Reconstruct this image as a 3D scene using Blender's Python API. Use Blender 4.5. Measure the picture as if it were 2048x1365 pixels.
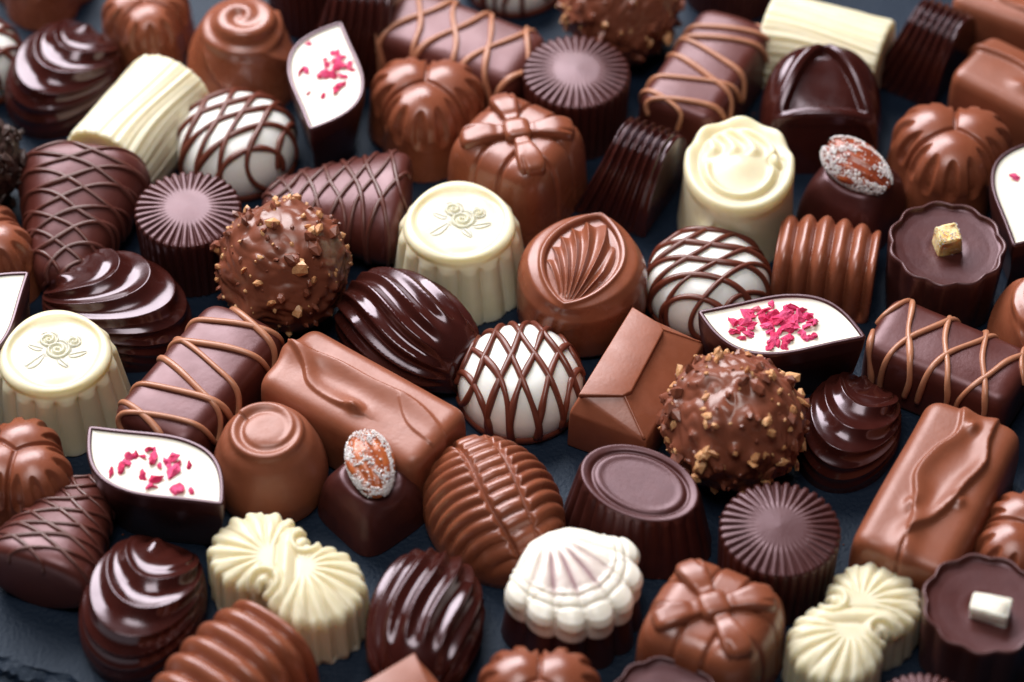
import bpy, bmesh, math, random
import numpy as np
from mathutils import Vector, Matrix
from mathutils.bvhtree import BVHTree

# ------------------------------------------------------------------ scene, camera, light
for o in list(bpy.data.objects):
    bpy.data.objects.remove(o, do_unlink=True)
SC = bpy.context.scene
COL = SC.collection
CM = 0.01                      # shapes are written in centimetres, the scene is in metres
PI = math.pi
R = math.radians

PITCH, DIST, TANV = R(48.5), 76.8, 0.117
cam_d = bpy.data.cameras.new('camera')
cam = bpy.data.objects.new('camera', cam_d); COL.objects.link(cam)
cam.location = (0, -DIST*math.cos(PITCH)*CM, (1.0 + DIST*math.sin(PITCH))*CM)
cam.rotation_euler = (PI/2 - PITCH, 0, 0)
cam_d.sensor_width = 36.0
cam_d.lens = 18.0/(TANV*1.5)
cam_d.clip_start, cam_d.clip_end = 0.02, 20
cam_d.dof.use_dof = True
cam_d.dof.focus_distance = 0.755
cam_d.dof.aperture_fstop = 7.2
SC.camera = cam

W = bpy.data.worlds.new('World'); SC.world = W; W.use_nodes = True
bg = W.node_tree.nodes['Background']
bg.inputs[0].default_value = (0.50, 0.66, 1.0, 1); bg.inputs[1].default_value = 0.014

def area(name, loc, aim, sx, sy, power, col):
    d = bpy.data.lights.new(name, 'AREA'); d.shape = 'RECTANGLE'; d.size, d.size_y = sx, sy
    d.energy = power; d.color = col
    o = bpy.data.objects.new(name, d); COL.objects.link(o); o.location = loc
    o.rotation_euler = (Vector(aim) - Vector(loc)).to_track_quat('-Z', 'Y').to_euler()
    return o
area('window_light', (-0.32, 0.70, 0.72), (0, 0.0, 0), 0.95, 0.58, 22.0, (1.0, 0.97, 0.985))
area('top_softbox', (-0.10, -0.22, 1.15), (0, 0, 0), 0.50, 0.50, 6.0, (1.0, 0.97, 0.94))

SC.view_settings.view_transform = 'Standard'
SC.view_settings.look = 'None'
SC.view_settings.exposure = 0.15
SC.view_settings.gamma = 1.0
SC.render.engine = 'CYCLES'

# ------------------------------------------------------------------ numeric helpers
def smooth(pts, n):
    """Catmull-Rom through pts, n samples evenly along the arc"""
    p = np.array(pts, float); q = np.vstack([2*p[0]-p[1], p, 2*p[-1]-p[-2]]); out = []
    for i in range(1, len(q)-2):
        for t in np.linspace(0, 1, 24, endpoint=False):
            a, b, c, d = q[i-1], q[i], q[i+1], q[i+2]
            out.append(.5*((2*b)+(c-a)*t+(2*a-5*b+4*c-d)*t*t+(3*b-a-3*c+d)*t**3))
    out.append(p[-1]); return resample(np.array(out), n)

def resample(p, n, closed=False):
    if closed: p = np.vstack([p, p[:1]])
    s = np.concatenate([[0], np.cumsum(np.linalg.norm(np.diff(p, axis=0), axis=1))])
    t = np.linspace(0, s[-1], n, endpoint=not closed)
    return np.stack([np.interp(t, s, p[:, k]) for k in range(p.shape[1])], 1)

def fillet(pts, rad, n, closed=False):
    p = np.array(pts, float); N = len(p); out = []
    rads = rad if hasattr(rad, '__len__') else [rad]*N
    for i in range(N):
        if not closed and i in (0, N-1): out.append(p[i]); continue
        a, b, c = p[i-1], p[i], p[(i+1) % N]
        la, lc = np.linalg.norm(a-b), np.linalg.norm(c-b)
        r = min(rads[i], la*.49, lc*.49)
        s, e = b+(a-b)/la*r, b+(c-b)/lc*r
        for t in np.linspace(0, 1, 13): out.append((1-t)**2*s + 2*t*(1-t)*b + t*t*e)
    return resample(np.array(out), n, closed)

def ell(a, b, m):
    t = np.linspace(0, 2*PI, 1440, endpoint=False)
    return resample(np.stack([a*np.cos(t), b*np.sin(t)], 1), m, True)

def superell(a, b, p, m):
    t = np.linspace(0, 2*PI, 1440, endpoint=False); c, s = np.cos(t), np.sin(t)
    r = (np.abs(c/a)**p + np.abs(s/b)**p)**(-1/p)
    return resample(np.stack([r*c, r*s], 1), m, True)

def polar_out(fn, m):
    t = np.linspace(0, 2*PI, 2880, endpoint=False); r = fn(t)
    return resample(np.stack([r*np.cos(t), r*np.sin(t)], 1), m, True)

def sstep(a, b, x):
    t = np.clip((x-a)/(b-a), 0, 1); return t*t*(3-2*t)

def gauss(x, w): return np.exp(-(x/w)**2)

def wob(P, freq, seed, k=7):
    rs = np.random.RandomState(seed); v = 0
    for _ in range(k):
        d = rs.normal(size=3); d /= np.linalg.norm(d)
        v = v + np.sin((P @ d)*freq*rs.uniform(.6, 1.6) + rs.uniform(0, 6.28))
    return v/k

def normals(P):
    du = np.gradient(P, axis=0); dv = np.roll(P, -1, 1) - np.roll(P, 1, 1)
    N = np.cross(du, dv); L = np.linalg.norm(N, axis=2, keepdims=True)
    N = N/np.maximum(L, 1e-9)
    N[0] = N[1].mean(0); N[-1] = N[-2].mean(0)
    c = P.reshape(-1, 3).mean(0)
    if ((P-c)*N).sum() < 0: N = -N
    N /= np.maximum(np.linalg.norm(N, axis=2, keepdims=True), 1e-9)
    return N

def disp(P, d): return P + normals(P)*np.asarray(d)[..., None]

def polar(O, prof):
    """rings of the outline O, scaled and lifted by the profile rows (factor, z), closed at the bottom"""
    pr = np.array(prof); n, m = len(pr), len(O)
    P = np.zeros((n+1, m, 3)); P[:n, :, :2] = O[None]*pr[:, 0, None, None]; P[:n, :, 2] = pr[:, 1, None]
    P[n, :, 2] = pr[-1, 1]
    s = np.concatenate([[0], np.cumsum(np.linalg.norm(np.diff(pr, axis=0), axis=1))]); T = np.append(s/s[-1], 1.0)
    TH = np.arctan2(O[:, 1], O[:, 0])
    return P, T[:, None]*np.ones((1, m)), TH[None]*np.ones((n+1, 1))

def loops(ls, per):
    """ls: list of (outline, z); linear rings between them; pole at both ends"""
    rows = []
    for (a, za), (b, zb), k in zip(ls[:-1], ls[1:], per):
        for t in np.linspace(0, 1, k, endpoint=False):
            rows.append(np.column_stack([a*(1-t)+b*t, np.full(len(a), za*(1-t)+zb*t)]))
    rows.append(np.column_stack([ls[-1][0], np.full(len(ls[-1][0]), ls[-1][1])]))
    return np.array(rows)

def loft(sec, L, r, n, zc):
    """section sec (m,2 in y,z) carried along x from -L to L with rounded ends of radius r"""
    Rm = np.abs(sec[:, 0]).max()
    pr = fillet([(-L, 0), (-L, Rm), (L, Rm), (L, 0)], r, n)
    P = np.zeros((n, len(sec), 3)); s = pr[:, 1]/Rm
    P[:, :, 0] = pr[:, 0, None]; P[:, :, 1] = sec[None, :, 0]*s[:, None]; P[:, :, 2] = zc + (sec[None, :, 1]-zc)*s[:, None]
    return P

def ringmesh(name, P, seat=True, sm=True, tint=None):
    P = np.array(P); n, m = P.shape[:2]
    if seat: P[..., 2] = np.maximum(P[..., 2] - max(0, P[..., 2].min()), 0)
    V = np.vstack([P[0].mean(0)[None], P[1:-1].reshape(-1, 3), P[-1].mean(0)[None]])*CM
    k = n-2; last = 1 + k*m
    J = np.arange(m); J2 = (J+1) % m
    tri0 = np.stack([np.zeros(m, int), 1+J, 1+J2], 1)
    tri1 = np.stack([np.full(m, last), 1+(k-1)*m+J2, 1+(k-1)*m+J], 1)
    I = np.arange(k-1)[:, None]*m
    q = np.stack([1+I+J, 1+I+m+J, 1+I+m+J2, 1+I+J2], -1).reshape(-1, 4)
    c = V.mean(0); f = q[len(q)//3]
    nn = 0
    A, B, D = V[q[:, 0]], V[q[:, 1]], V[q[:, 3]]
    nn = (np.cross(B-A, D-A)*(A-c)).sum()
    if nn < 0: q = q[:, ::-1]; tri0 = tri0[:, ::-1]; tri1 = tri1[:, ::-1]
    me = bpy.data.meshes.new(name)
    me.vertices.add(len(V)); me.vertices.foreach_set('co', V.ravel())
    idx = np.concatenate([tri0.ravel(), tri1.ravel(), q.ravel()]).astype(np.int32)
    tot = np.concatenate([np.full(2*m, 3), np.full(len(q), 4)]).astype(np.int32)
    st = np.concatenate([[0], np.cumsum(tot)[:-1]]).astype(np.int32)
    me.loops.add(len(idx)); me.loops.foreach_set('vertex_index', idx)
    me.polygons.add(len(tot)); me.polygons.foreach_set('loop_start', st); me.polygons.foreach_set('loop_total', tot)
    me.polygons.foreach_set('use_smooth', np.full(len(tot), sm))
    me.update(calc_edges=True)
    if tint is not None:
        T = np.concatenate([[tint[0].mean()], tint[1:-1].ravel(), [tint[-1].mean()]])
        at = me.attributes.new('tint', 'FLOAT', 'POINT'); at.data.foreach_set('value', T.astype(np.float32))
    return me

def tube_P(pts, rad, sides=10, flat=1.0, up=None):
    p = np.array(pts, float); n = len(p)
    rad = np.ones(n)*rad
    t = np.gradient(p, axis=0); t /= np.maximum(np.linalg.norm(t, axis=1, keepdims=True), 1e-9)
    P = np.zeros((n+2, sides, 3)); u = np.array(up if up is not None else (0.13, 0.31, .94))
    a = np.linspace(0, 2*PI, sides, endpoint=False)
    for i in range(n):
        w = np.cross(t[i], u); w /= max(np.linalg.norm(w), 1e-9); v = np.cross(w, t[i]); u = v
        P[i+1] = p[i] + rad[i]*(np.cos(a)[:, None]*w + flat*np.sin(a)[:, None]*v)
    P[0] = p[0] - t[0]*rad[0]*.5; P[-1] = p[-1] + t[-1]*rad[-1]*.5
    return P

def joined(name, Vs, Fs, sm=False):
    V, F, off = [], [], 0
    for v, f in zip(Vs, Fs):
        V.append(np.asarray(v)); F += [[i+off for i in q] for q in f]; off += len(v)
    me = bpy.data.meshes.new(name); me.from_pydata((np.vstack(V)*CM).tolist(), [], F); me.update()
    if sm: me.polygons.foreach_set('use_smooth', [True]*len(me.polygons))
    return me

def hull_mesh(name, pts, bev=0.0, seg=3, sm=True):
    bm = bmesh.new()
    for p in pts: bm.verts.new(Vector(p)*CM)
    r = bmesh.ops.convex_hull(bm, input=bm.verts)
    bmesh.ops.delete(bm, geom=[g for g in r['geom_interior'] + r['geom_unused'] if isinstance(g, bmesh.types.BMVert)], context='VERTS')
    bmesh.ops.dissolve_limit(bm, angle_limit=R(4), verts=bm.verts, edges=bm.edges)
    if bev: bmesh.ops.bevel(bm, geom=bm.edges[:], offset=bev*CM, segments=seg, profile=.5, affect='EDGES', clamp_overlap=True)
    bmesh.ops.recalc_face_normals(bm, faces=bm.faces)
    me = bpy.data.meshes.new(name); bm.to_mesh(me); bm.free()
    me.polygons.foreach_set('use_smooth', [sm]*len(me.polygons))
    return me

def bvh_of(me):
    return BVHTree.FromPolygons([v.co.copy() for v in me.vertices], [tuple(p.vertices) for p in me.polygons])

# ------------------------------------------------------------------ materials
def mat(name, col, col2=None, rough=.35, nscale=250, bump=.15, bscale=900, sss=0.0, sssr=(1, .5, .3), sssd=.002,
        spec=.5, coat=0.0, rvar=.08, coatr=.15, tint=None):
    m = bpy.data.materials.new(name); m.use_nodes = True; nt = m.node_tree; N = nt.nodes; Lk = nt.links
    b = N['Principled BSDF']
    tc = N.new('ShaderNodeTexCoord'); oi = N.new('ShaderNodeObjectInfo')
    va = N.new('ShaderNodeVectorMath'); va.operation = 'MULTIPLY_ADD'
    va.inputs[1].default_value = (1, 1, 1)
    Lk.new(tc.outputs['Object'], va.inputs[0])
    cb = N.new('ShaderNodeCombineXYZ'); Lk.new(oi.outputs['Random'], cb.inputs[0]); Lk.new(oi.outputs['Random'], cb.inputs[1])
    Lk.new(cb.outputs[0], va.inputs[2])
    n1 = N.new('ShaderNodeTexNoise'); n1.inputs['Scale'].default_value = nscale; n1.inputs['Detail'].default_value = 5
    Lk.new(va.outputs[0], n1.inputs['Vector'])
    mx = N.new('ShaderNodeMix'); mx.data_type = 'RGBA'
    mx.inputs[6].default_value = (*col, 1); mx.inputs[7].default_value = (*(col2 or col), 1)
    rp = N.new('ShaderNodeMapRange'); rp.inputs[1].default_value = .35; rp.inputs[2].default_value = .68
    Lk.new(n1.outputs[0], rp.inputs[0])
    rv = N.new('ShaderNodeMath'); rv.operation = 'MULTIPLY_ADD'; rv.inputs[1].default_value = 1.1; rv.use_clamp = True
    sb = N.new('ShaderNodeMath'); sb.operation = 'SUBTRACT'; sb.inputs[1].default_value = .5
    Lk.new(oi.outputs['Random'], sb.inputs[0]); Lk.new(sb.outputs[0], rv.inputs[0]); Lk.new(rp.outputs[0], rv.inputs[2]); Lk.new(rv.outputs[0], mx.inputs[0]); Lk.new(mx.outputs[2], b.inputs['Base Color'])
    n2 = N.new('ShaderNodeTexNoise'); n2.inputs['Scale'].default_value = nscale*.45; n2.inputs['Detail'].default_value = 4
    Lk.new(va.outputs[0], n2.inputs['Vector'])
    mr = N.new('ShaderNodeMapRange'); mr.inputs[1].default_value = .3; mr.inputs[2].default_value = .7
    mr.inputs[3].default_value = max(.03, rough-rvar); mr.inputs[4].default_value = rough+rvar
    Lk.new(n2.outputs[0], mr.inputs[0]); Lk.new(mr.outputs[0], b.inputs['Roughness'])
    n3 = N.new('ShaderNodeTexNoise'); n3.inputs['Scale'].default_value = bscale; n3.inputs['Detail'].default_value = 4
    Lk.new(va.outputs[0], n3.inputs['Vector'])
    bp = N.new('ShaderNodeBump'); bp.inputs['Strength'].default_value = bump; bp.inputs['Distance'].default_value = .0004
    Lk.new(n3.outputs[0], bp.inputs['Height']); Lk.new(bp.outputs[0], b.inputs['Normal'])
    b.inputs['Specular IOR Level'].default_value = spec
    b.inputs['Coat Weight'].default_value = coat; b.inputs['Coat Roughness'].default_value = coatr
    if sss:
        b.inputs['Subsurface Weight'].default_value = sss; b.inputs['Subsurface Radius'].default_value = sssr
        b.inputs['Subsurface Scale'].default_value = sssd
    if tint: b.inputs['Specular Tint'].default_value = (*tint, 1)
    m['mix'] = mx.name
    return m

M = {}
M['dark'] = mat('dark_gloss_chocolate', (.036, .0072, .0052), (.043, .0095, .007), rough=.18, bump=.09, bscale=260, rvar=.09, spec=.7, tint=(1, .88, 1))
M['satin'] = mat('dark_satin_chocolate', (.046, .0105, .0080), (.057, .0138, .0102), rough=.37, bump=.08, rvar=.05, spec=.62, tint=(1, .72, .82))
M['mid'] = mat('dipped_chocolate', (.072, .0165, .0115), (.088, .022, .0155), rough=.38, bump=.09, rvar=.07, spec=.66, tint=(1, .72, .80))
M['milk'] = mat('milk_chocolate', (.215, .060, .028), (.25, .075, .036), rough=.30, bump=.08, rvar=.07, sss=.12, sssd=.0015, spec=.7, tint=(1, .88, .90))
M['milksatin'] = mat('milk_satin_chocolate', (.225, .066, .031), (.26, .080, .040), rough=.39, bump=.10, rvar=.07, sss=.12, sssd=.0015, spec=.62, tint=(1, .86, .86))
M['milkdriz'] = mat('milk_drizzle', (.37, .15, .082), (.42, .178, .098), rough=.36, bump=.1, sss=.1)
M['brown'] = mat('brown_drizzle', (.115, .026, .014), (.14, .033, .018), rough=.34, bump=.08)
M['darkdriz'] = mat('dark_drizzle', (.085, .023, .017), (.10, .028, .020), rough=.35, bump=.08)
M['white'] = mat('white_chocolate', (.69, .62, .425), (.72, .655, .465), rough=.36, bump=.05, sss=.6, sssr=(1, .8, .5), sssd=.008)
M['ivory'] = mat('ivory_icing', (.90, .88, .81), (.92, .90, .84), rough=.30, bump=.05, sss=.5, sssr=(1, .85, .65), sssd=.006)
M['cream'] = mat('cream_filling', (.83, .79, .66), (.85, .82, .70), rough=.38, bump=.05, sss=.25, sssr=(1, .8, .5), sssd=.002)
M['truffle'] = mat('truffle_coating', (.175, .050, .026), (.21, .062, .034), rough=.33, bump=.12, rvar=.1)
M['nut'] = mat('chopped_hazelnut', (.66, .36, .17), (.48, .21, .085), nscale=500, rough=.45, bump=.2, sss=.2)
M['cocoa'] = mat('cocoa_crumb', (.020, .0075, .0055), (.05, .02, .014), nscale=700, rough=.5, bump=.4)
M['berry'] = mat('dried_berry', (.66, .008, .10), (.85, .09, .26), nscale=900, rough=.55, bump=.6, bscale=1500, sss=.15)
M['berrypale'] = mat('pale_berry', (.80, .22, .30), (.75, .10, .20), nscale=900, rough=.6, bump=.5, bscale=1500)
M['almond'] = mat('candied_almond', (.46, .12, .035), (.24, .045, .018), nscale=350, rough=.25, bump=.5, bscale=500)
M['sugar'] = mat('sugar_grain', (.86, .80, .78), (.80, .68, .64), nscale=900, rough=.25, bump=.1, sss=.3)
M['ginger'] = mat('candied_ginger', (.80, .48, .12), (.88, .74, .42), nscale=300, rough=.4, bump=.6, bscale=900, sss=.4)
M['gingerpale'] = mat('pale_candied_fruit', (.82, .77, .62), (.88, .84, .73), nscale=300, rough=.45, bump=.6, bscale=900, sss=.3)

# white coat of the shell chocolate: thin in the middle ribs, the dark body shows through
mm = mat('white_shell_coat', (.77, .73, .63), (.80, .76, .67), rough=.34, bump=.05, sss=.4, sssr=(1, .85, .6), sssd=.004)
nt = mm.node_tree; b = nt.nodes['Principled BSDF']; mx = nt.nodes[mm['mix']]
at = nt.nodes.new('ShaderNodeAttribute'); at.attribute_name = 'tint'
m2 = nt.nodes.new('ShaderNodeMix'); m2.data_type = 'RGBA'; m2.inputs[7].default_value = (.30, .15, .18, 1)
nt.links.new(mx.outputs[2], m2.inputs[6]); nt.links.new(at.outputs['Fac'], m2.inputs[0]); nt.links.new(m2.outputs[2], b.inputs['Base Color'])
M['shellcoat'] = mm

def slate_mat():
    m = bpy.data.materials.new('slate'); m.use_nodes = True; nt = m.node_tree; N = nt.nodes; Lk = nt.links; b = N['Principled BSDF']
    tc = N.new('ShaderNodeTexCoord')
    a = N.new('ShaderNodeTexNoise'); a.inputs['Scale'].default_value = 30; a.inputs['Detail'].default_value = 8
    c = N.new('ShaderNodeTexNoise'); c.inputs['Scale'].default_value = 900; c.inputs['Detail'].default_value = 5
    Lk.new(tc.outputs['Object'], a.inputs[0]); Lk.new(tc.outputs['Object'], c.inputs[0])
    mx = N.new('ShaderNodeMix'); mx.data_type = 'RGBA'
    mx.inputs[6].default_value = (.0030, .0070, .016, 1); mx.inputs[7].default_value = (.0075, .0150, .031, 1)
    Lk.new(a.outputs[0], mx.inputs[0]); Lk.new(mx.outputs[2], b.inputs['Base Color'])
    ad = N.new('ShaderNodeMath'); ad.operation = 'MULTIPLY_ADD'; ad.inputs[1].default_value = .35
    Lk.new(c.outputs[0], ad.inputs[0]); Lk.new(a.outputs[0], ad.inputs[2])
    bp = N.new('ShaderNodeBump'); bp.inputs['Strength'].default_value = .55; bp.inputs['Distance'].default_value = .0012
    Lk.new(ad.outputs[0], bp.inputs['Height']); Lk.new(bp.outputs[0], b.inputs['Normal'])
    b.inputs['Roughness'].default_value = .50; b.inputs['Specular IOR Level'].default_value = .22; b.inputs['Specular Tint'].default_value = (.75, .88, 1, 1)
    return m
M['slate'] = slate_mat()
M['table'] = mat('grey_table', (.30, .31, .32), (.36, .37, .38), nscale=60, rough=.6, bump=.3)

# ------------------------------------------------------------------ objects
def obj(name, me, m, parent=None, kind=None):
    o = bpy.data.objects.new(name, me); COL.objects.link(o)
    if m is not None and len(me.materials) == 0: me.materials.append(M[m])
    if parent is not None: o.parent = parent
    if kind: o['kind'] = kind
    return o
def tag(o, label, cat, group=None):
    o['label'] = label; o['category'] = cat
    if group: o['group'] = group
def put(o, pl):
    x, y, rz, s = pl
    o.location = (x*CM, y*CM, BOARD_Z*CM); o.rotation_euler = (0, 0, R(rz)); o.scale = (s, s, s)
BOARD_Z = 0.0

CACHE = {}
def cached(k, fn, *a):
    if k not in CACHE: CACHE[k] = fn(*a)
    return CACHE[k]

# ------------------------------------------------------------------ shapes of the chocolates (cm, base at z 0)
def m_fluted(mn='dark_fluted_body'):
    O = ell(1.46, 1.46, 324)
    P, T, TH = polar(O, fillet([(0, 2.20), (.5, 2.17), (.985, 2.06), (.99, 1.9), (.955, 0)], [0, .1, .03, .03, 0], 90))
    rho = np.hypot(P[..., 0], P[..., 1])/1.46
    w = np.abs(((TH*36/(2*PI)) % 1) - .5)*2            # pleats: narrow valley, flat land
    pl = sstep(.12, .62, w)
    amp = np.where(P[..., 2] > 1.95, .085*sstep(.36, .85, rho), .07)
    P = disp(P, (pl-.6)*amp)
    return ringmesh('fluted_body', P)

def m_oval():
    O = ell(1.66, 1.16, 280)
    P, T, TH = polar(O, fillet([(0, 2.0), (.80, 2.0), (.985, 2.06), (1.0, 1.98), (1.26, 0)], [0, .05, .04, .05, 0], 100))
    rho = np.linalg.norm(P[..., :2]/np.array([1.66, 1.16]), axis=2)
    top = P[..., 2] > 1.94
    d = np.where(top, -.075*gauss(rho-.80, .03) + .02*gauss(rho-.70, .06), 0)
    fl = np.abs(np.sin(TH*13))**.6
    d = d + np.where(P[..., 2] < 2.0, (fl-.6)*.09*sstep(2.03, 1.85, P[..., 2]), 0)
    return ringmesh('oval_body', disp(P, d))

def m_rosecup():
    O = ell(1.4, 1.4, 300)
    P, T, TH = polar(O, fillet([(0, 2.16), (.82, 2.16), (.90, 2.25), (1.0, 2.22), (1.05, 2.10), (1.05, 1.98), (1.08, 1.92), (1.27, 0)],
                               [0, .06, .07, .06, .05, .04, .05, 0], 120))
    z = P[..., 2]
    fl = np.abs(np.cos(TH*8))**.6
    d = (fl-.55)*.17*sstep(2.0, 1.75, z)
    d = d + .05*np.cos(3*TH+.6)*gauss(z-2.15, .1)*sstep(.6, .9, np.hypot(P[..., 0], P[..., 1])/1.4)
    P = disp(P, d + wob(P, 1.6, 4)*.02)
    return ringmesh('rose_cup_body', P)

def rose_parts():
    out = []
    for cx, cy, r, tn, k in ((.05, .10, .36, 2.6, 0), (-.25, .42, .28, 2.3, 1), (.42, .42, .21, 2, 2)):
        O = polar_out(lambda t: r*1.08*(1+.09*np.cos(5*t+k)), 70)
        P, T, TH = polar(O, smooth([(0, 2.205), (.6, 2.195), (.92, 2.165), (1, 2.10)], 44))
        rho = np.hypot(P[..., 0], P[..., 1])/r
        P[..., 2] += .030*np.cos(2*PI*rho*tn*.9 - TH + k)*sstep(1.1, .8, rho)
        P[..., 0] += cx; P[..., 1] += cy
        out.append(('rose_bloom', ringmesh('rose_bloom', P, seat=False)))
    for cx, cy, L, w, an in ((-.45, -.35, .34, .17, .9), (.62, .02, .28, .12, .4), (-.55, .12, .24, .11, 2.9), (.30, -.35, .22, .1, -.7)):
        t = np.linspace(0, 2*PI, 60, endpoint=False)
        O = np.stack([L*np.cos(t), w*np.sin(t)*(1-.35*np.cos(t))], 1)
        P, T, TH = polar(O, smooth([(0, 2.185), (.7, 2.185), (.93, 2.165), (1, 2.10)], 24))
        P[..., 2] -= .025*gauss(P[..., 1], .02)*sstep(1, .8, np.abs(P[..., 0])/L)
        c, q = math.cos(an), math.sin(an); x, y = P[..., 0].copy(), P[..., 1].copy()
        P[..., 0] = cx+x*c-y*q; P[..., 1] = cy+x*q+y*c
        out.append(('rose_leaf', ringmesh('rose_leaf', P, seat=False)))
    return out

def m_disc():
    O = ell(1.6, 1.6, 140)
    P, T, TH = polar(O, smooth([(0, 1.72), (.3, 1.70), (.62, 1.58), (.86, 1.25), (.97, .85), (.985, .45), (.93, .12), (.9, .05)], 60))
    return ringmesh('icing_body', disp(P, wob(P, 2.2, 3)*.03))
def m_foot():
    O = ell(1.6, 1.6, 120)
    P, T, TH = polar(O, smooth([(0, .3), (.8, .3), (.96, .28), (1.0, .14), (.97, 0)], 16))
    return ringmesh('chocolate_foot', disp(P, wob(P, 3, 9)*.03))

def egg_swirl(X, Y, F):
    u = X-F
    return (u*F + np.sqrt(u*u*F*F + (1-F*F)*(u*u+Y*Y)))/(1-F*F)
def m_swirl():
    a, b = 1.98, 1.46
    O = ell(a, b, 320)
    P, T, TH = polar(O, smooth([(0, 1.78), (.45, 1.73), (.75, 1.53), (.91, 1.15), (.985, .68), (1.0, .35), (.99, 0)], 220))
    rho = np.maximum(np.linalg.norm(P[..., :2]/np.array([a, b]), axis=2), 1e-6)
    k = T*1.15/rho; k[0] = 1; k[-1] = k[-2]
    X, Y = P[..., 0]/a*k, P[..., 1]/b*k*1.22 + .06
    F = .74
    s = egg_swirl(X, Y, F)
    th = np.arctan2(Y, X-F*(1-s))
    turn = ((th+.6)/(2*PI)) % 1.0                              # spiral: one ridge further out per turn
    q = s/.118 - turn
    cr = 1-np.abs(np.sin(PI*q))
    spc = np.clip((1-F*np.cos(th))/(1+F)*1.5, 0, 1)            # the ridges close up towards the far tip
    fade = sstep(.02, .30, spc)
    d = (cr-.30)*.080*(1+.8*sstep(.85, .45, s))*spc*fade*sstep(.36, .42, s)*sstep(1.40, 1.15, s)*(.25+.75*sstep(.2, 1.1, P[..., 2]))*sstep(.05, .3, P[..., 2])
    inner = sstep(.42, .30, s)
    lob = np.hypot((X-.40)*1.0, (Y-.13)*1.5)
    d = d - .20*inner*sstep(.0, .16, .42-s) + .13*gauss(lob, .12) - .03*gauss(lob-.25, .06)*inner
    P = disp(P, d)
    P[-1] = P[-1].mean(0)
    return ringmesh('swirl_body', P)

def m_rosette():
    O = ell(1.5, 1.5, 260)
    P, T, TH = polar(O, smooth([(0, 2.42), (.28, 2.46), (.5, 2.36), (.72, 2.0), (.88, 1.5), (.98, .8), (1.0, 0)], 150))
    t = T
    ph = TH - 2*PI*t/.17 + 1
    d1 = (.5+.5*np.cos(ph))*.10*sstep(.40, .28, t)*sstep(.0, .06, t)
    ph2 = 4*TH - 10*t + 1.0
    d2 = ((1-np.abs(np.sin(ph2/2)))**1.4-.3)*.20*sstep(.27, .42, t)*sstep(1.0, .75, t)
    return ringmesh('rosette_body', disp(P, d1+d2))

def m_curl():
    O = ell(1.5, 1.5, 220)
    P, T, TH = polar(O, smooth([(0, 2.32), (.3, 2.30), (.56, 2.18), (.76, 1.86), (.93, 1.3), (1.0, .75), (.98, .3), (.93, 0)], 150))
    r = np.hypot(P[..., 0], P[..., 1]); z = P[..., 2]; top = sstep(1.4, 1.8, z)
    ring = .10*gauss(r-.84, .10) - .05*gauss(r-.66, .10)
    rr = .46 + .30*((TH + PI*1.2) % (2*PI))/(2*PI)              # crescent that runs in from the ring
    cres = .13*gauss(r-rr, .10)*(sstep(2.2, 4.2, (TH+PI*1.2) % (2*PI)))
    fold = .05*gauss(r-1.12, .13)*(.6+.4*np.cos(TH-2.2))
    return ringmesh('curl_body', disp(P, (ring+cres+fold)*top))

def m_log():
    sec = fillet([(-1.22, 0), (1.22, 0), (1.36, .9), (1.05, 1.75), (.35, 2.1), (-.35, 2.1), (-1.05, 1.75), (-1.36, .9)],
                 [.12, .12, .5, .5, .4, .4, .5, .5], 220, True)
    P = loft(sec, 1.72, .10, 120, .95)
    an = np.arctan2(P[..., 1], P[..., 2]-.7); x = P[..., 0]
    w = an*13 + 1.1*np.sin(1.1*x+2*an) + .8*np.sin(2.3*x+1.5)*gauss(an-.8, .5)
    d = .016*np.sin(w*1.9) + .014*np.sin(w*3.3+1+.6*x) + .006*np.sin(w*6.1+2)
    return ringmesh('log_body', disp(P, d*(np.abs(x) < 1.70)))

def bar_sec(w, h, m, rt=.5):
    return fillet([(-w*.98, 0), (w*.98, 0), (w, h*.6), (w*.93, h), (-w*.93, h), (-w, h*.6)], [.12, .12, .3, rt, rt, .3], m, True)
def m_bar(L=2.15, w=1.2, h=1.8, seed=1):
    P = loft(bar_sec(w, h, 160, .55), L, .5, 110, h*.5)
    P[..., 2] += .10*(1-(P[..., 1]/w)**2)*sstep(.5, 1, P[..., 2]/h)
    return ringmesh('bar_body', disp(P, wob(P, 1.8, seed)*.05 + wob(P, 4, seed+5)*.012))

def fold_line(P, pts, w, A, side, fade=.5):
    """a poured fold: steep on one side, sloping away on the other; pts (x,y,strength)"""
    q = smooth([p for p in pts], 90); d = np.full(P.shape[:2], 1e9); sg = np.zeros(P.shape[:2]); st = np.zeros(P.shape[:2])
    tg = np.gradient(q[:, :2], axis=0); tg /= np.linalg.norm(tg, axis=1, keepdims=True)
    for i in range(len(q)):
        dx, dy = P[..., 0]-q[i, 0], P[..., 1]-q[i, 1]; dd = np.hypot(dx, dy); c = dd < d
        sg = np.where(c, tg[i, 0]*dy - tg[i, 1]*dx, sg); st = np.where(c, q[i, 2], st); d = np.where(c, dd, d)
    near = np.where(sg*side > 0, gauss(d, w*.45), gauss(d, w*2.6))
    return A*near*st

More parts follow.
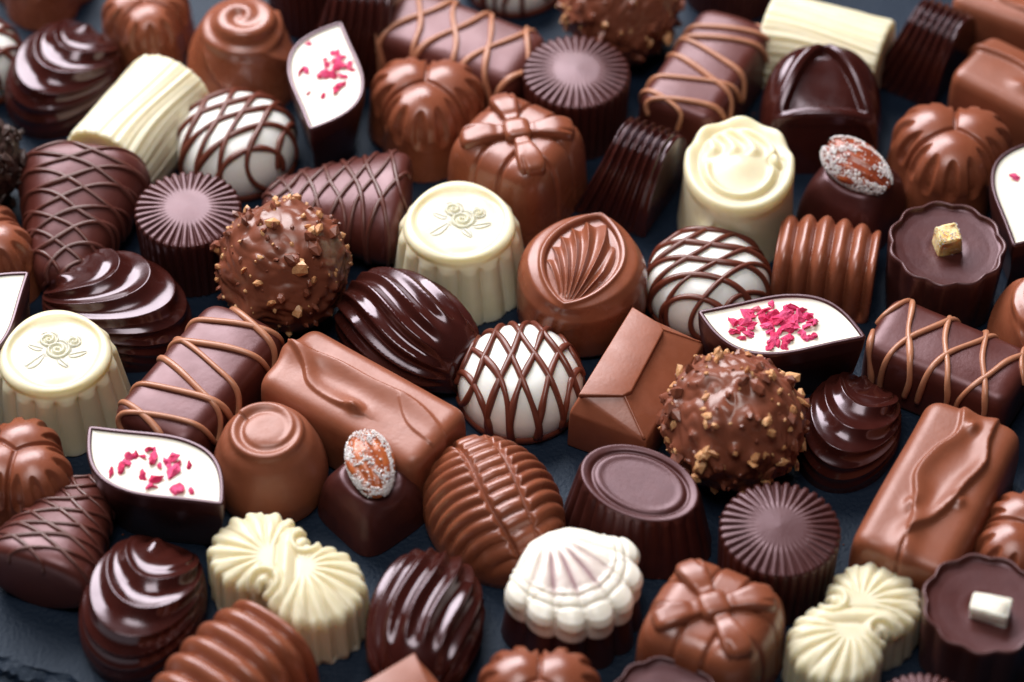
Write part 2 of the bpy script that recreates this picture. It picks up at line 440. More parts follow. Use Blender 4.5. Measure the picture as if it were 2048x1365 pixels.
def m_ripple(which):
    w, h = 1.22, 1.85; L = 2.45 if which == 1 else 2.35
    P = loft(bar_sec(w, h, 260, .42), L, .40, 220, h*.5)
    P[..., 2] += .06*(1-(P[..., 1]/w)**2)*sstep(.5, 1, P[..., 2]/h)
    top = sstep(.8, 1.5, P[..., 2])
    d = wob(P, 1.5, which)*.04
    if which == 1:
        d = d + top*(fold_line(P, [(-2.6, .15, 1), (-1.9, .28, 1), (-1.0, .42, 1), (0, .42, 1), (1.0, .50, .9), (1.7, .38, .7), (2.4, .1, .3)], .13, .17, 1)
             + fold_line(P, [(-2.3, .22, .9), (-1.7, -.12, 1), (-1.25, -.50, .7), (-.7, -.62, .55), (.0, -.60, .9), (.45, -.55, .3)], .10, .15, -1)
             + fold_line(P, [(.9, .35, .4), (1.3, .0, .6), (1.7, -.2, .7), (2.3, -.3, .5)], .07, .07, -1)
             + .16*gauss(P[..., 0]-.15, .22)*gauss(P[..., 1]+.52, .14) - .05*gauss(P[..., 0]+.6, .7)*gauss(P[..., 1]-.02, .3))
    elif which == 2:
        d = d + top*(fold_line(P, [(-2.5, .50, .5), (-1.6, .55, .9), (-.9, .72, 1), (-.1, .55, 1), (.5, .45, 1), (1.1, .25, .9), (1.7, -.1, .8), (2.5, -.05, .6)], .10, .16, 1)
             + fold_line(P, [(-2.4, -.35, .5), (-1.5, -.15, .9), (-.8, -.42, 1), (0, -.55, 1), (.7, -.30, 1), (1.4, -.12, .8), (2.4, .05, .7)], .10, .15, -1)
             + .14*gauss(P[..., 0]+1.75, .18)*gauss(P[..., 1]-.1, .14)
             + .12*gauss(P[..., 0]-.35, .16)*gauss(P[..., 1]-.6, .13) + .10*gauss(P[..., 0]-.9, .2)*gauss(P[..., 1]+.35, .13))
    else:
        d = d + top*(fold_line(P, [(-2.4, .2, 1), (-1.2, .35, 1), (0, .2, 1), (1.2, .3, 1), (2.4, .1, 1)], .12, .15, -1)
             + .10*gauss(P[..., 0]+.4, .3)*gauss(P[..., 1]+.4, .2))
    return ringmesh('ripple_body', disp(P, d))

def m_cone():
    n, m = 110, 160
    xp = smooth([(-1.95, 0), (-1.93, .30), (-1.75, .62), (-1.2, .88), (0, 1.26), (1.0, 1.56), (1.45, 1.62), (1.72, 1.42), (1.80, .8), (1.80, 0)], n)
    xp[:, 1] = np.maximum(xp[:, 1], 0)
    a = np.linspace(0, 2*PI, m, endpoint=False)
    P = np.zeros((n, m, 3))
    cy, cz = np.cos(a), np.sin(a)
    sy = np.sign(cy)*np.abs(cy)**.8; sz = np.sign(cz)*np.abs(cz)**.85
    for i in range(n):
        w = xp[i, 1]; hh = .25 + .5*min(1, w/1.0) + .18*w/1.4
        zc = .95*(.80+.2*sstep(-2, 1, xp[i, 0]))
        P[i, :, 0] = xp[i, 0]; P[i, :, 1] = w*sy
        P[i, :, 2] = zc + np.where(sz > 0, sz*(w*.60+.12*min(1, w)), sz*zc*min(1, w/.6))
    return ringmesh('cone_body', disp(P, wob(P, 2.0, 8)*.03))

def m_arch():
    n, m = 220, 190
    a = np.linspace(0, PI, m-40); Wd, H = 1.60, 2.95
    arc = np.stack([Wd*np.sign(np.cos(a))*np.abs(np.cos(a))**.95, H*np.abs(np.sin(a))**.9], 1)
    bot = np.stack([np.linspace(-Wd, Wd, 42)[1:-1], np.zeros(40)], 1)
    sec = resample(np.vstack([arc, bot]), m, True)
    P = loft(sec, .92, .10, n, 1.1)
    x = P[..., 0]
    ph = (x+.92)/1.72*6.5*2*PI
    d = (.5*(1-np.abs(np.sin(ph/2)))+.5*(.5+.5*np.cos(ph))-.4)*.17*sstep(.79, .72, x)*sstep(-.92, -.85, x)*sstep(.05, .3, P[..., 2])
    P = disp(P, d)
    f = np.clip(1-P[..., 2]/2.95, 0, 1)
    P[..., 0] -= 1.0*f**1.35*(.55-.45*x)
    return ringmesh('arch_body', P)

def m_barrel():
    n, m = 220, 170
    a = np.linspace(0, PI, m-40); Wd, H = 1.32, 2.05
    arc = np.stack([Wd*np.sign(np.cos(a))*np.abs(np.cos(a))**.62, H*np.abs(np.sin(a))**.62], 1)
    bot = np.stack([np.linspace(-Wd, Wd, 42)[1:-1], np.zeros(40)], 1)
    P = loft(resample(np.vstack([arc, bot]), m, True), 1.42, .14, n, .9)
    x = P[..., 0]
    ph = (x+1.42)/2.84*5.5
    hump = np.abs(np.sin(PI*ph))**.75
    sc = 1-.10*(x/1.42)**2
    P = disp(P, (hump-.75)*.26*sstep(1.45, 1.34, np.abs(x))*sstep(.0, .4, P[..., 2]))
    P[..., 1] *= sc; P[..., 2] *= sc
    return ringmesh('barrel_body', P)

def m_shell():
    n, m = 180, 240
    xp = smooth([(-1.95, 0), (-1.93, .35), (-1.65, .85), (-1.0, 1.22), (-.2, 1.36), (.6, 1.30), (1.3, 1.08), (1.8, .72), (2.0, .38), (2.03, 0)], n)
    xp[:, 1] = np.maximum(xp[:, 1], 0)
    a = np.linspace(0, 2*PI, m, endpoint=False); P = np.zeros((n, m, 3))
    cy, cz = np.cos(a), np.sin(a)
    for i in range(n):
        w = xp[i, 1]; zc = .85
        P[i, :, 0] = xp[i, 0]; P[i, :, 1] = w*np.sign(cy)*np.abs(cy)**.9
        P[i, :, 2] = zc + np.where(cz > 0, cz*w*.98, np.sign(cz)*np.abs(cz)**.6*zc*min(1, w/.5))
    an = np.arctan2(P[..., 1], P[..., 2]-.45); x = P[..., 0]
    ph = an*21 + 2.0*np.sin(1.3*x+.4) + 1.2*x
    cr = (1-np.abs(np.sin(ph/2)))
    cr = .7*cr + .3*(.5+.5*np.cos(ph))
    amp = .165*sstep(1.75, 1.0, x + .25*np.cos(3*an))*sstep(-1.95, -1.6, x)*sstep(.05, .5, P[..., 2])
    P = disp(P, (cr-.45)*amp)
    return ringmesh('ridged_shell_body', P)

def m_trefoil():
    n, m = 190, 300
    th = np.linspace(0, 2*PI, m, endpoint=False); el = np.linspace(PI/2, -.60, n)
    D = np.stack([np.cos(el)[:, None]*np.cos(th), np.cos(el)[:, None]*np.sin(th), np.sin(el)[:, None]*np.ones(m)], -1)
    c = np.array((0, 0, 1.0)); h3, h2, kk = [], [], 22.0
    r0, rl, z0 = .50, .95, 1.10
    for k in range(3):
        a = k*2*PI/3; cc = np.array((r0*math.cos(a), r0*math.sin(a), z0)) - c; sc = np.array((rl, rl, .95))
        d, o = D/sc, cc/sc
        A_ = (d*d).sum(-1); B_ = (d*o).sum(-1); q = B_*B_ - A_*((o*o).sum()-1)
        h3.append(np.where(q > 0, (B_+np.sqrt(np.maximum(q, 0)))/A_, 0))
        b2 = np.cos(th-a)*r0; q2 = b2*b2-r0*r0+rl*rl
        h2.append(b2+np.sqrt(np.maximum(q2, 0)))
    own = np.argmax(np.array(h3), 0); hs = np.sort(np.array(h3), 0); sep = hs[2]-hs[1]; sep = np.vstack([sep, sep[-1:]])
    sm = lambda hs: np.log(sum(np.exp(kk*h) for h in hs))/kk - .02
    lobe = sm(h3); wall = sm(h2)[None]/np.maximum(np.cos(el), 1e-3)[:, None]
    zw = 1.0 + wall*np.sin(el)[:, None]
    wall = wall*(1+.10*np.clip((z0-zw)/z0, 0, 1))
    r = np.where(zw < z0, wall, lobe)
    for _ in range(3): r[1:-1] = .5*r[1:-1]+.25*(r[:-2]+r[2:])
    floor = np.where(np.sin(el)[:, None] < 0, 1.0/np.maximum(-np.sin(el)[:, None], 1e-3), 99)
    r = np.minimum(r, floor)
    P = c + D*r[..., None]
    P = np.concatenate([P, np.zeros((1, m, 3))]); P[-1, :, 2] = 0
    own = np.vstack([own, own[-1:]])
    P[..., 2] = np.where(np.arange(n+1)[:, None] >= n-1, 0, P[..., 2])
    a = own*2*PI/3; ca, sa = np.cos(a), np.sin(a)
    lx = P[..., 0]*ca + P[..., 1]*sa - r0; ly = -P[..., 0]*sa + P[..., 1]*ca; lz = P[..., 2]-z0
    fi = np.arctan2(ly, lx+.30); po = np.arctan2(np.hypot(lx, ly), lz)
    gr = .5+.5*np.cos(fi*13)
    win = sstep(.30, 1.0, po)*sstep(1.95, 1.30, po)*sstep(1.75, 1.35, np.abs(fi))
    win = win*sstep(.01, .10, sep)
    d = -.11*np.clip(gr*win*1.9-.55, 0, 1) + .04*win - .07*gauss(sep, .045)*sstep(.9, 1.3, P[..., 2])
    return ringmesh('trefoil_body', disp(P, d))

def m_gift():
    O = superell(1.40, 1.40, 4, 280)
    P, T, TH = polar(O, smooth([(0, 2.08), (.4, 2.10), (.68, 2.06), (.88, 1.84), (.97, 1.4), (1.0, .8), (1.04, 0)], 150))
    x, y, z = P[..., 0], P[..., 1], P[..., 2]
    near = np.minimum(np.abs(x), np.abs(y))
    band = sstep(.36, .30, near)
    d = .035*band - .075*gauss(near-.34, .045) - .03*gauss(near, .03)*(z < 1.9)*0
    puff = .05*np.abs(np.sin(np.clip(np.abs(x)-.34, 0, 1.1)/1.05*PI))*np.abs(np.sin(np.clip(np.abs(y)-.34, 0, 1.1)/1.05*PI))
    return ringmesh('gift_body', disp(P, d*sstep(.1, .8, z)+puff))
def m_loop():
    O = polar_out(lambda t: (np.abs(np.cos(t)/.58)**4+np.abs(np.sin(t)/(.30+.06*np.cos(t)))**4)**(-1/4), 90)
    P, T, TH = polar(O, smooth([(0, .20), (.55, .20), (.84, .17), (.97, .07), (1, -.2)], 34))
    x, y = P[..., 0], P[..., 1]
    P = disp(P, -.05*gauss(y+.20, .05)*sstep(.1, .4, x) - .03*gauss(x+.35, .12))
    P[..., 2] += .05 - .14*np.clip(x, 0, 2)**2 + .04*gauss(x-.1, .35)
    return ringmesh('bow_loop', P, seat=False)
def m_knot():
    O = superell(.34, .34, 4, 60)
    P, T, TH = polar(O, smooth([(0, .31), (.5, .30), (.86, .24), (1, .1), (1, -.1)], 20))
    return ringmesh('bow_knot', P, seat=False)

def m_pillow():
    O = superell(1.30, 1.28, 4.6, 200)
    P, T, TH = polar(O, smooth([(0, 1.72), (.35, 1.74), (.62, 1.66), (.84, 1.30), (.96, .75), (1.0, .3), (1.02, 0)], 90))
    r = np.hypot(P[..., 0]*.9-.08, P[..., 1]*1.1)
    d = .05*gauss(r-.86, .14)*sstep(1.0, 1.5, P[..., 2]) - .05*gauss(r, .5) + wob(P, 2.5, 12)*.03
    return ringmesh('pillow_body', disp(P, d))
def m_almond():
    n, m = 50, 60
    xp = smooth([(-.80, 0), (-.78, .16), (-.6, .36), (-.2, .52), (.2, .50), (.55, .32), (.80, .12), (.86, 0)], n)
    a = np.linspace(0, 2*PI, m, endpoint=False); P = np.zeros((n, m, 3))
    P[..., 0] = xp[:, 0, None]; P[..., 1] = np.maximum(xp[:, 1, None], 0)*np.cos(a); P[..., 2] = np.maximum(xp[:, 1, None], 0)*np.sin(a)*.72
    P = disp(P, .02*np.sin(9*np.arctan2(P[..., 2], P[..., 1])+2*np.sin(3*P[..., 0])) + wob(P, 12, 5)*.03)
    return ringmesh('almond', P, seat=False)
def m_sugar(seed, bare):
    rs = random.Random(seed); Vs, Fs = [], []
    hull = [(0, 2, 4), (2, 1, 4), (1, 3, 4), (3, 0, 4), (2, 0, 5), (1, 2, 5), (3, 1, 5), (0, 3, 5)]
    base = np.array([(1, 0, 0), (-1, 0, 0), (0, 1, 0), (0, -1, 0), (0, 0, 1), (0, 0, -1)], float)
    k = 0
    while k < 1700:
        u = rs.uniform(-.80, .82); a = rs.uniform(-.3, PI+.3)
        w = .52*math.sqrt(max(0, 1-(u/.86)**2))*(1-.12*u)
        p = np.array((u, w*math.cos(a), w*math.sin(a)*.72))
        if math.hypot((p[0]-bare[0])/.40, (p[1]-bare[1])/.15) < 1 and rs.random() < .93: continue
        if math.sin(9*u+3*a+seed) + math.sin(7*p[1]-2+seed) > .55 and rs.random() < .85: continue
        s = rs.uniform(.012, .034)
        rot = np.array(Matrix.Rotation(rs.uniform(0, 6), 3, Vector((rs.random(), rs.random(), rs.random()+.1)).normalized()))
        sc = np.array([rs.uniform(.7, 1.2) for _ in range(3)])
        Vs.append(p*1.02 + (base*s*sc) @ rot.T); Fs.append(hull); k += 1
    return joined('sugar_crust', Vs, Fs)

def wavy_cup_loops(m=300):
    t = np.linspace(0, 2*PI, 2880, endpoint=False)
    def o(R0, A):
        r = R0 - A*(1-np.abs(np.cos(t*5.5+.3))**1.4)
        return resample(np.stack([r*np.cos(t), r*np.sin(t)], 1), m, True)
    return o
def m_wavycup():
    o = wavy_cup_loops(); z0 = np.zeros((300, 2))
    ls = [(z0, 1.72), (o(1.36, .075), 1.72), (o(1.385, .08), 2.04), (o(1.41, .085), 2.09), (o(1.45, .09), 2.10), (o(1.49, .095), 2.07), (o(1.50, .095), 1.98), (o(1.40, .08), .1), (o(1.38, .08), 0), (z0, 0)]
    P = loops(ls, (4, 6, 4, 4, 4, 4, 26, 4, 4))
    top = P[..., 2] > 1.5
    P[..., 2] += np.where(top, wob(P, 1.3, 7)*.05, 0)
    return ringmesh('wavy_cup_shell', P)
def m_wavyfill():
    o = wavy_cup_loops(); O = o(1.392, .08)
    c = ell(1.28, 1.28, 300)
    P = loops([(c*0, 1.92), (c*.5, 1.925), (c*.85, 1.945), (.75*c+.25*O, 1.965), (.3*c+.7*O, 1.99), (O, 2.03), (O, 1.8), (O*0, 1.78)], (16, 14, 8, 5, 5, 4, 4))
    r = np.hypot(P[..., 0]-.05, P[..., 1])
    P[..., 2] += wob(P, 1.3, 7)*.05 - .03*gauss(r-.28, .14) + .05*gauss(r, .2)
    return ringmesh('ganache_filling', P, seat=False)
def m_cube(seed, sx, sy, sz):
    rs = random.Random(seed); bm = bmesh.new(); bmesh.ops.create_cube(bm, size=1.0)
    for v in bm.verts:
        v.co = Vector((v.co.x*sx, v.co.y*sy, v.co.z*sz))
        v.co += Vector([rs.uniform(-.05, .05) for _ in range(3)])
    bmesh.ops.bevel(bm, geom=bm.edges[:], offset=.06, segments=3, profile=.5, affect='EDGES')
    bmesh.ops.subdivide_edges(bm, edges=bm.edges[:], cuts=2, use_grid_fill=True)
    for v in bm.verts: v.co = (v.co + Vector([rs.uniform(-.012, .012) for _ in range(3)]))*CM
    me = bpy.data.meshes.new('candied_cube'); bm.to_mesh(me); bm.free()
    me.polygons.foreach_set('use_smooth', [True]*len(me.polygons)); return me
def m_cube_sugar(seed, sx, sy, sz):
    rs = random.Random(seed); Vs, Fs = [], []
    base = np.array([(1, 0, 0), (-1, 0, 0), (0, 1, 0), (0, -1, 0), (0, 0, 1), (0, 0, -1)], float)
    hull = [(0, 2, 4), (2, 1, 4), (1, 3, 4), (3, 0, 4), (2, 0, 5), (1, 2, 5), (3, 1, 5), (0, 3, 5)]
    for k in range(150):
        p = np.array([rs.uniform(-.5, .5)*sx, rs.uniform(-.5, .5)*sy, rs.uniform(-.5, .5)*sz])
        a = rs.choice([0, 1, 2, 2, 2]); p[a] = (.5 if rs.random() < .5 or a == 2 else -.5)*(sx, sy, sz)[a]
        Vs.append(p*.98 + base*rs.uniform(.014, .028)); Fs.append(hull)
    return joined('sugar_grains', Vs, Fs)

def leaf_outline(Lh=2.16, Wh=1.07, S=.25, m=260):
    x = np.concatenate([np.linspace(-1, 1, 400), np.linspace(1, -1, 400)[1:-1]])
    up = np.concatenate([np.ones(400), -np.ones(398)])
    wd = np.clip(1-x*x, 0, 1)**1.0
    y = S*np.sin(PI*x*.96)*(.75+.5*np.abs(x)) + up*Wh*wd
    p = resample(np.stack([x*Lh, y], 1), 900, True)
    for _ in range(60): p = .5*p + .25*(np.roll(p, 1, 0)+np.roll(p, -1, 0))
    return resample(p, m, True)

def inset(p, d):
    t = np.roll(p, -1, 0)-np.roll(p, 1, 0); t /= np.linalg.norm(t, axis=1, keepdims=True)
    nrm = np.stack([-t[:, 1], t[:, 0]], 1)
    a = .5*np.sum(p[:, 0]*np.roll(p[:, 1], -1)-np.roll(p[:, 0], -1)*p[:, 1])
    q = p + nrm*d*np.sign(a)
    for _ in range(6): q = .5*q + .25*(np.roll(q, 1, 0)+np.roll(q, -1, 0))
    return q
def m_leafcup():
    o = leaf_outline(); z0 = o*.0
    ls = [(z0, 1.9), (inset(o, .13), 1.9), (inset(o, .12), 2.16), (inset(o, .09), 2.19), (inset(o, .03), 2.19), (o, 2.15), (inset(o, .02), 1.7), (inset(o, .34), 0), (z0, 0)]
    P = loops(ls, (4, 4, 4, 4, 4, 8, 20, 4))
    P[..., 2] += np.where(P[..., 2] > 1.5, wob(P, 1.2, 3)*.02, 0)
    return ringmesh('leaf_cup_shell', P)
def m_leaffill():
    o = inset(leaf_outline(), .11); c = o*0
    rows = [(c, 2.10), (o*.5, 2.105), (o*.9, 2.11), (o*.97, 2.13), (o, 2.15), (o, 1.95), (c, 1.93)]
    P = loops(rows, (14, 14, 4, 3, 3, 3))
    return ringmesh('cream_filling', P, seat=False)
def m_flake(seed):
    rs = random.Random(seed); bm = bmesh.new()
    for k in range(9):
        a = k/9*2*PI + rs.uniform(-.3, .3); r = rs.uniform(.45, 1)
        bm.verts.new((r*math.cos(a)*rs.uniform(.8, 1.25), r*math.sin(a)*.8, rs.uniform(-.28, .28)))
    for k in range(4): bm.verts.new((rs.uniform(-.4, .4), rs.uniform(-.35, .35), rs.uniform(-.5, .55)))
    rr = bmesh.ops.convex_hull(bm, input=bm.verts)
    bmesh.ops.subdivide_edges(bm, edges=bm.edges[:], cuts=1, use_grid_fill=True)
    for v in bm.verts: v.co = (v.co + Vector([rs.uniform(-.14, .14) for _ in range(3)]))*CM
    bmesh.ops.triangulate(bm, faces=bm.faces[:])
    bmesh.ops.recalc_face_normals(bm, faces=bm.faces)
    me = bpy.data.meshes.new('berry_flake'); bm.to_mesh(me); bm.free(); return me

def m_leaftop():
    m = 300
    base = ell(1.66, 1.62, m)
    def lens(a, b):
        x = np.concatenate([np.linspace(-1, 1, 400), np.linspace(1, -1, 400)[1:-1]]); up = np.concatenate([np.ones(400), -np.ones(398)])
        p = resample(np.stack([x*a, -up*b*np.clip(1-x*x, 0, 1)**.78], 1), 900, True)
        for _ in range(10): p = .5*p+.25*(np.roll(p, 1, 0)+np.roll(p, -1, 0))
        k = np.argmax(p[:, 0]); p = np.roll(p, -k, 0)
        return resample(p, m, True)
    z0 = np.zeros((m, 2)); L0, L1, L2 = lens(1.62, 1.10), lens(1.55, 1.02), lens(1.44, .90)
    mid = .72*base + .28*lens(1.74, 1.5)
    ls = [(z0, 2.0), (L2, 1.98), (lens(1.46, .93), 2.10), (L1, 2.13), (lens(1.58, 1.05), 2.12), (L0, 2.06), (.55*mid+.45*L0, 1.99), (mid*.97, 1.78), (mid*1.03, 1.50), (base*1.03, .7), (base*1.0, 0), (z0, 0)]
    P = loops(ls, (20, 5, 4, 3, 4, 8, 8, 8, 12, 10, 4))
    n = len(P); Q = P.copy()
    for _ in range(3):
        Q[1:-1] = .5*Q[1:-1] + .25*(Q[:-2]+Q[2:])
        Q[0] = P[0]; Q[-1] = P[-1]
    P[24:] = Q[24:]
    P[..., 2] -= .14*sstep(-.2, -1.6, P[..., 0])*sstep(1.3, 1.9, P[..., 2])
    return ringmesh('leaf_top_body', P)
def m_leafrelief():
    x = np.concatenate([np.linspace(-1, 1, 400), np.linspace(1, -1, 400)[1:-1]]); up = np.concatenate([np.ones(400), -np.ones(398)])
    O = resample(np.stack([x*1.38, up*.84*np.clip(1-x*x, 0, 1)**.72], 1), 260, True)
    P, T, TH = polar(O, smooth([(0, 2.20), (.5, 2.18), (.85, 2.06), (1.0, 1.93), (1.0, 1.85)], 110))
    X, Y = P[..., 0]+1.55, P[..., 1]
    rr = np.hypot(X, Y)
    ph = np.arctan2(Y - .22*X*X*.6 + .10*X, X*.9+.12)
    c = (ph*36)
    d = ((1-np.abs(np.sin(c/2)))-.5)*.15*sstep(.05, .8, rr)*sstep(.72, .55, -Y)
    P = disp(P, d)
    P[..., 2] -= .14*sstep(-.2, -1.6, P[..., 0])
    return ringmesh('leaf_relief', P, seat=False)

def m_pod():
    O = polar_out(lambda t: 1/np.sqrt((np.cos(t)/1.98)**2+(np.sin(t)/1.56)**2)*(1+.05*gauss(np.abs(t-PI)-PI, .35)), 300)
    P, T, TH = polar(O, smooth([(0, 1.98), (.35, 1.90), (.66, 1.62), (.88, 1.15), (.98, .65), (1.0, .25), (.98, 0)], 200))
    x, y, z = P[..., 0], P[..., 1], P[..., 2]
    k = 1-.42*(x/2)**2
    yy = y/k + .12*np.sin(1.2*x)
    al = np.abs(np.abs(yy)-.42)
    d = -.10*gauss(al, .055)
    xx = x + .22*np.abs(np.abs(yy)-.42)*np.where(np.abs(yy) > .42, 1.6, 0) + np.where(np.abs(yy) < .42, .1, 0)
    ph = xx*2*PI/.31
    rib = np.abs(np.sin(ph/2))**.8
    d = d + (rib-.6)*np.where(np.abs(yy) < .42, .08, .12)*sstep(.03, .14, al)*sstep(.35, .9, z) + .035*(np.abs(yy) < .42)
    return ringmesh('pod_body', disp(P, d))

def fan_outline(scale=1.0, m=300, lob=.07):
    A0 = R(66); al = np.linspace(-A0, A0, 900); u = (al+A0)/(2*A0)*7
    r = 2.95*(1-.20*(np.abs(al)/A0)**2.2)*(1-lob+lob*np.abs(np.sin(PI*u))**.6)
    p = np.stack([-1.50+r*np.cos(al), r*np.sin(al)*.80], 1)
    p = np.vstack([p, [(-1.30, .80), (-1.50, .55), (-1.58, .0), (-1.50, -.55), (-1.30, -.80)]])
    p = resample(p, 1200, True)
    for _ in range(14): p = .5*p+.25*(np.roll(p, 1, 0)+np.roll(p, -1, 0))
    k = np.argmax(p[:, 0]); p = np.roll(p, -k, 0)
    return resample(p*scale, m, True)

def m_fanbase():
    o = fan_outline(); z0 = o*0
    P = loops([(z0, 1.2), (o*.93, 1.2), (o*.97, 1.15), (o*1.06, 0), (z0, 0)], (4, 4, 24, 4))
    return ringmesh('shell_base', P)
def m_fancap():
    o = fan_outline(); z0 = o*0
    rows = [(z0, 2.10), (o*.25, 2.09), (o*.5, 2.04), (o*.72, 1.96), (o*.85, 1.88), (o*.955, 1.80), (o*1.0, 1.66), (o*1.01, 1.18), (o*.99, 1.10), (z0, 1.10)]
    P = loops(rows, (22, 26, 26, 16, 12, 8, 10, 4, 4))
    x, y, z = P[..., 0], P[..., 1], P[..., 2]
    hx = x+1.50; al = np.arctan2(y/.80, hx); r = np.hypot(hx, y/.80)
    u = (al+R(66))/R(132)*7
    gro = (1-np.abs(np.sin(PI*u))**.35)
    top = sstep(1.45, 1.62, z)
    d = -gro*.13*top*sstep(.5, 1.2, r)
    rn = r/(2.95*(1-.20*(np.abs(al)/R(66))**2.2))
    for q in (.74, .84): d = d - .045*gauss(rn-q, .020)*top
    d = d + .05*sstep(.66, .72, rn)*top
    tint = np.clip(sstep(.16, .35, rn)*sstep(.82, .6, rn)*(.42+.9*gro)*sstep(.95, .35, np.abs(al+.12))*top, 0, 1)*.95
    return ringmesh('shell_cap', disp(P, d), seat=False, tint=tint)

def m_nautilus():
    c0, c1, rad = np.array((-.98, .0)), np.array((.98, .0)), 1.30
    def o(t):
        r = np.zeros_like(t)
        for c in (c0, c1):
            dx, dy = np.cos(t), np.sin(t); b = dx*c[0]+dy*c[1]; q = b*b-(c@c)+rad**2
            h = np.where(q > 0, b+np.sqrt(np.maximum(q, 0)), 0)
            px, py = h*dx-c[0], h*dy-c[1]
            h = h*(1+.022*np.cos(np.arctan2(py, px)*20))
            r = np.maximum(r, h)
        return r
    O = polar_out(o, 420)
    P, T, TH = polar(O, fillet([(0, 2.0), (.62, 1.98), (.97, 1.70), (1.0, 1.5), (1.03, 0)], [0, .25, .14, .1, 0], 150))
    x, y, z = P[..., 0], P[..., 1], P[..., 2]; top = sstep(1.3, 1.6, z)
    seam = -.40*np.sin(np.clip(y*1.9, -1.6, 1.6))
    A = x < seam                                     # the two halves meet in an S band
    cx, cy = np.where(A, -.50, .50), np.where(A, -.12, .12)
    px, py = x-cx, y-cy; r = np.hypot(px, py); an = np.arctan2(py, px)
    ph = an*18 + 1.1*r
    rib = np.abs(np.sin(ph/2))**.7
    edge = np.abs(x-seam)
    side = (rib-.6)*.10*(1-top)*sstep(.02, .2, z)*sstep(.15, .4, edge)
    d = ((rib-.6)*.12*sstep(.15, .7, r))*top*sstep(.22, .40, edge) + .09*top*gauss(edge, .17) - .05*top*gauss(edge-.32, .07)
    for vx, vy, sg in ((-.02, -.84, 1), (.02, .84, -1)):
        qx, qy = x-vx, y-vy; qq = np.hypot(qx, qy); aa = np.arctan2(qy, qx)*sg
        w = sstep(.56, .44, qq)
        d = d*(1-w) + w*(.06+.06*np.cos(2*PI*qq/.30 - aa))*top
    return ringmesh('double_shell_body', disp(P, d+side))

def m_cameo():
    O = ell(1.72, 1.42, 280)
    P, T, TH = polar(O, fillet([(0, 2.25), (.80, 2.22), (.97, 2.1), (1.0, 1.9), (1.07, 0)], [0, .2, .12, .1, 0], 140))
    x, y, z = P[..., 0], P[..., 1], P[..., 2]; top = sstep(1.75, 2.0, z)
    rho = np.hypot(x/1.72, y/1.42)
    d = .11*gauss(rho-.92, .07)*top*(1+.5*np.cos(TH*9)*sstep(.2, -.8, -x)) - .09*gauss(rho-.76, .06)*top
    hair = (.5+.5*np.cos((y*1.0+.45*np.sin(x*2.4+.5))*12 - 3*x))
    d = d + top*(hair*.14*sstep(.05, .35, x)*sstep(.80, .65, rho) + .14*np.exp(-((x+.12)/.5)**2-((y+.05)/.55)**2)
                 + .12*gauss(np.hypot(x-.1, y+.95)-.0, .16) - .07*gauss(np.hypot(x-.1, y+.95)-.2, .06)
                 + .11*gauss(np.hypot(x*.9+.25, y)-.85, .09)*sstep(.0, -.3, x))
    return ringmesh('cameo_body', disp(P, d))

def m_wedge():
    O = polar_out(lambda t: (np.abs(np.cos(t)/1.5)**2.5+np.abs(np.sin(t)/1.5)**2.5)**(-1/2.5), 280)
    P, T, TH = polar(O, smooth([(0, 2.16), (.3, 2.15), (.56, 2.08), (.78, 1.88), (.92, 1.5), (.985, .9), (1.02, 0)], 190))
    P[..., 2] -= .36*P[..., 0]*(P[..., 2]/2.16)**1.5
    P[..., 0] = np.minimum(P[..., 0], .86 + .22*(1.8-P[..., 2])/1.8)       # +x is the flat front
    x, y, z = P[..., 0], P[..., 1], P[..., 2]
    ya = 1.02*np.clip((x+.98)/1.62, 0, 1.1)**.62
    inside = sstep(.0, .10, ya-np.abs(y))*sstep(.70, .60, x)*sstep(1.0, 1.2, z)
    rim = gauss(np.abs(y)-ya-.15, .13)*sstep(-1.3, -1.0, x)*sstep(.84, .74, x)
    d = -.20*inside + .05*rim*sstep(1.0, 1.3, z) + .05*gauss(x-.80, .09)*sstep(1.35, 1.55, z)*(np.abs(y) < 1.15)
    return ringmesh('wedge_body', disp(P, d))

def m_truffle(seed, bumps=240):
    rs = np.random.RandomState(seed)
    O = ell(1.0, 1.0, 230); t = np.linspace(0, PI, 120)
    pr = np.stack([1.66*np.sin(t), 1.66-1.66*np.cos(t)*1.0], 1)[::-1]
    pr[:, 1] = np.maximum(pr[:, 1], .10)
    P, T, TH = polar(O, pr[:-1])
    c = np.array((0, 0, 1.66)); U = P-c; U = U/np.linalg.norm(U, axis=2, keepdims=True)
    d = wob(P, 2.2, seed)*.11 + wob(P, 6, seed+1)*.06 + np.abs(wob(P, 13, seed+2))*.08
    pts = []
    for k in range(bumps):
        q = rs.normal(size=3); q /= np.linalg.norm(q)
        if q[2] < -.75: continue
        w = rs.uniform(.06, .13); A = rs.uniform(.03, .10)
        ang = np.arccos(np.clip(U @ q, -1, 1))
        d = d + A*np.exp(-(ang/w)**2); pts.append((q, A))
    P = P + U*np.asarray(d)[..., None]*sstep(.05, .25, P[..., 2])[..., None]
    return ringmesh('truffle_body', P, seat=False), pts
def m_bit(seed):
    rs = random.Random(seed); bm = bmesh.new(); bmesh.ops.create_icosphere(bm, subdivisions=1, radius=1)
    ax = Vector((rs.uniform(.9, 1.7), rs.uniform(.6, 1.0), rs.uniform(.5, .9)))
    for v in bm.verts:
        v.co = Vector((v.co.x*ax.x, v.co.y*ax.y, v.co.z*ax.z))*rs.uniform(.7, 1.15)*CM
    me = bpy.data.meshes.new('nut_piece'); bm.to_mesh(me); bm.free(); return me

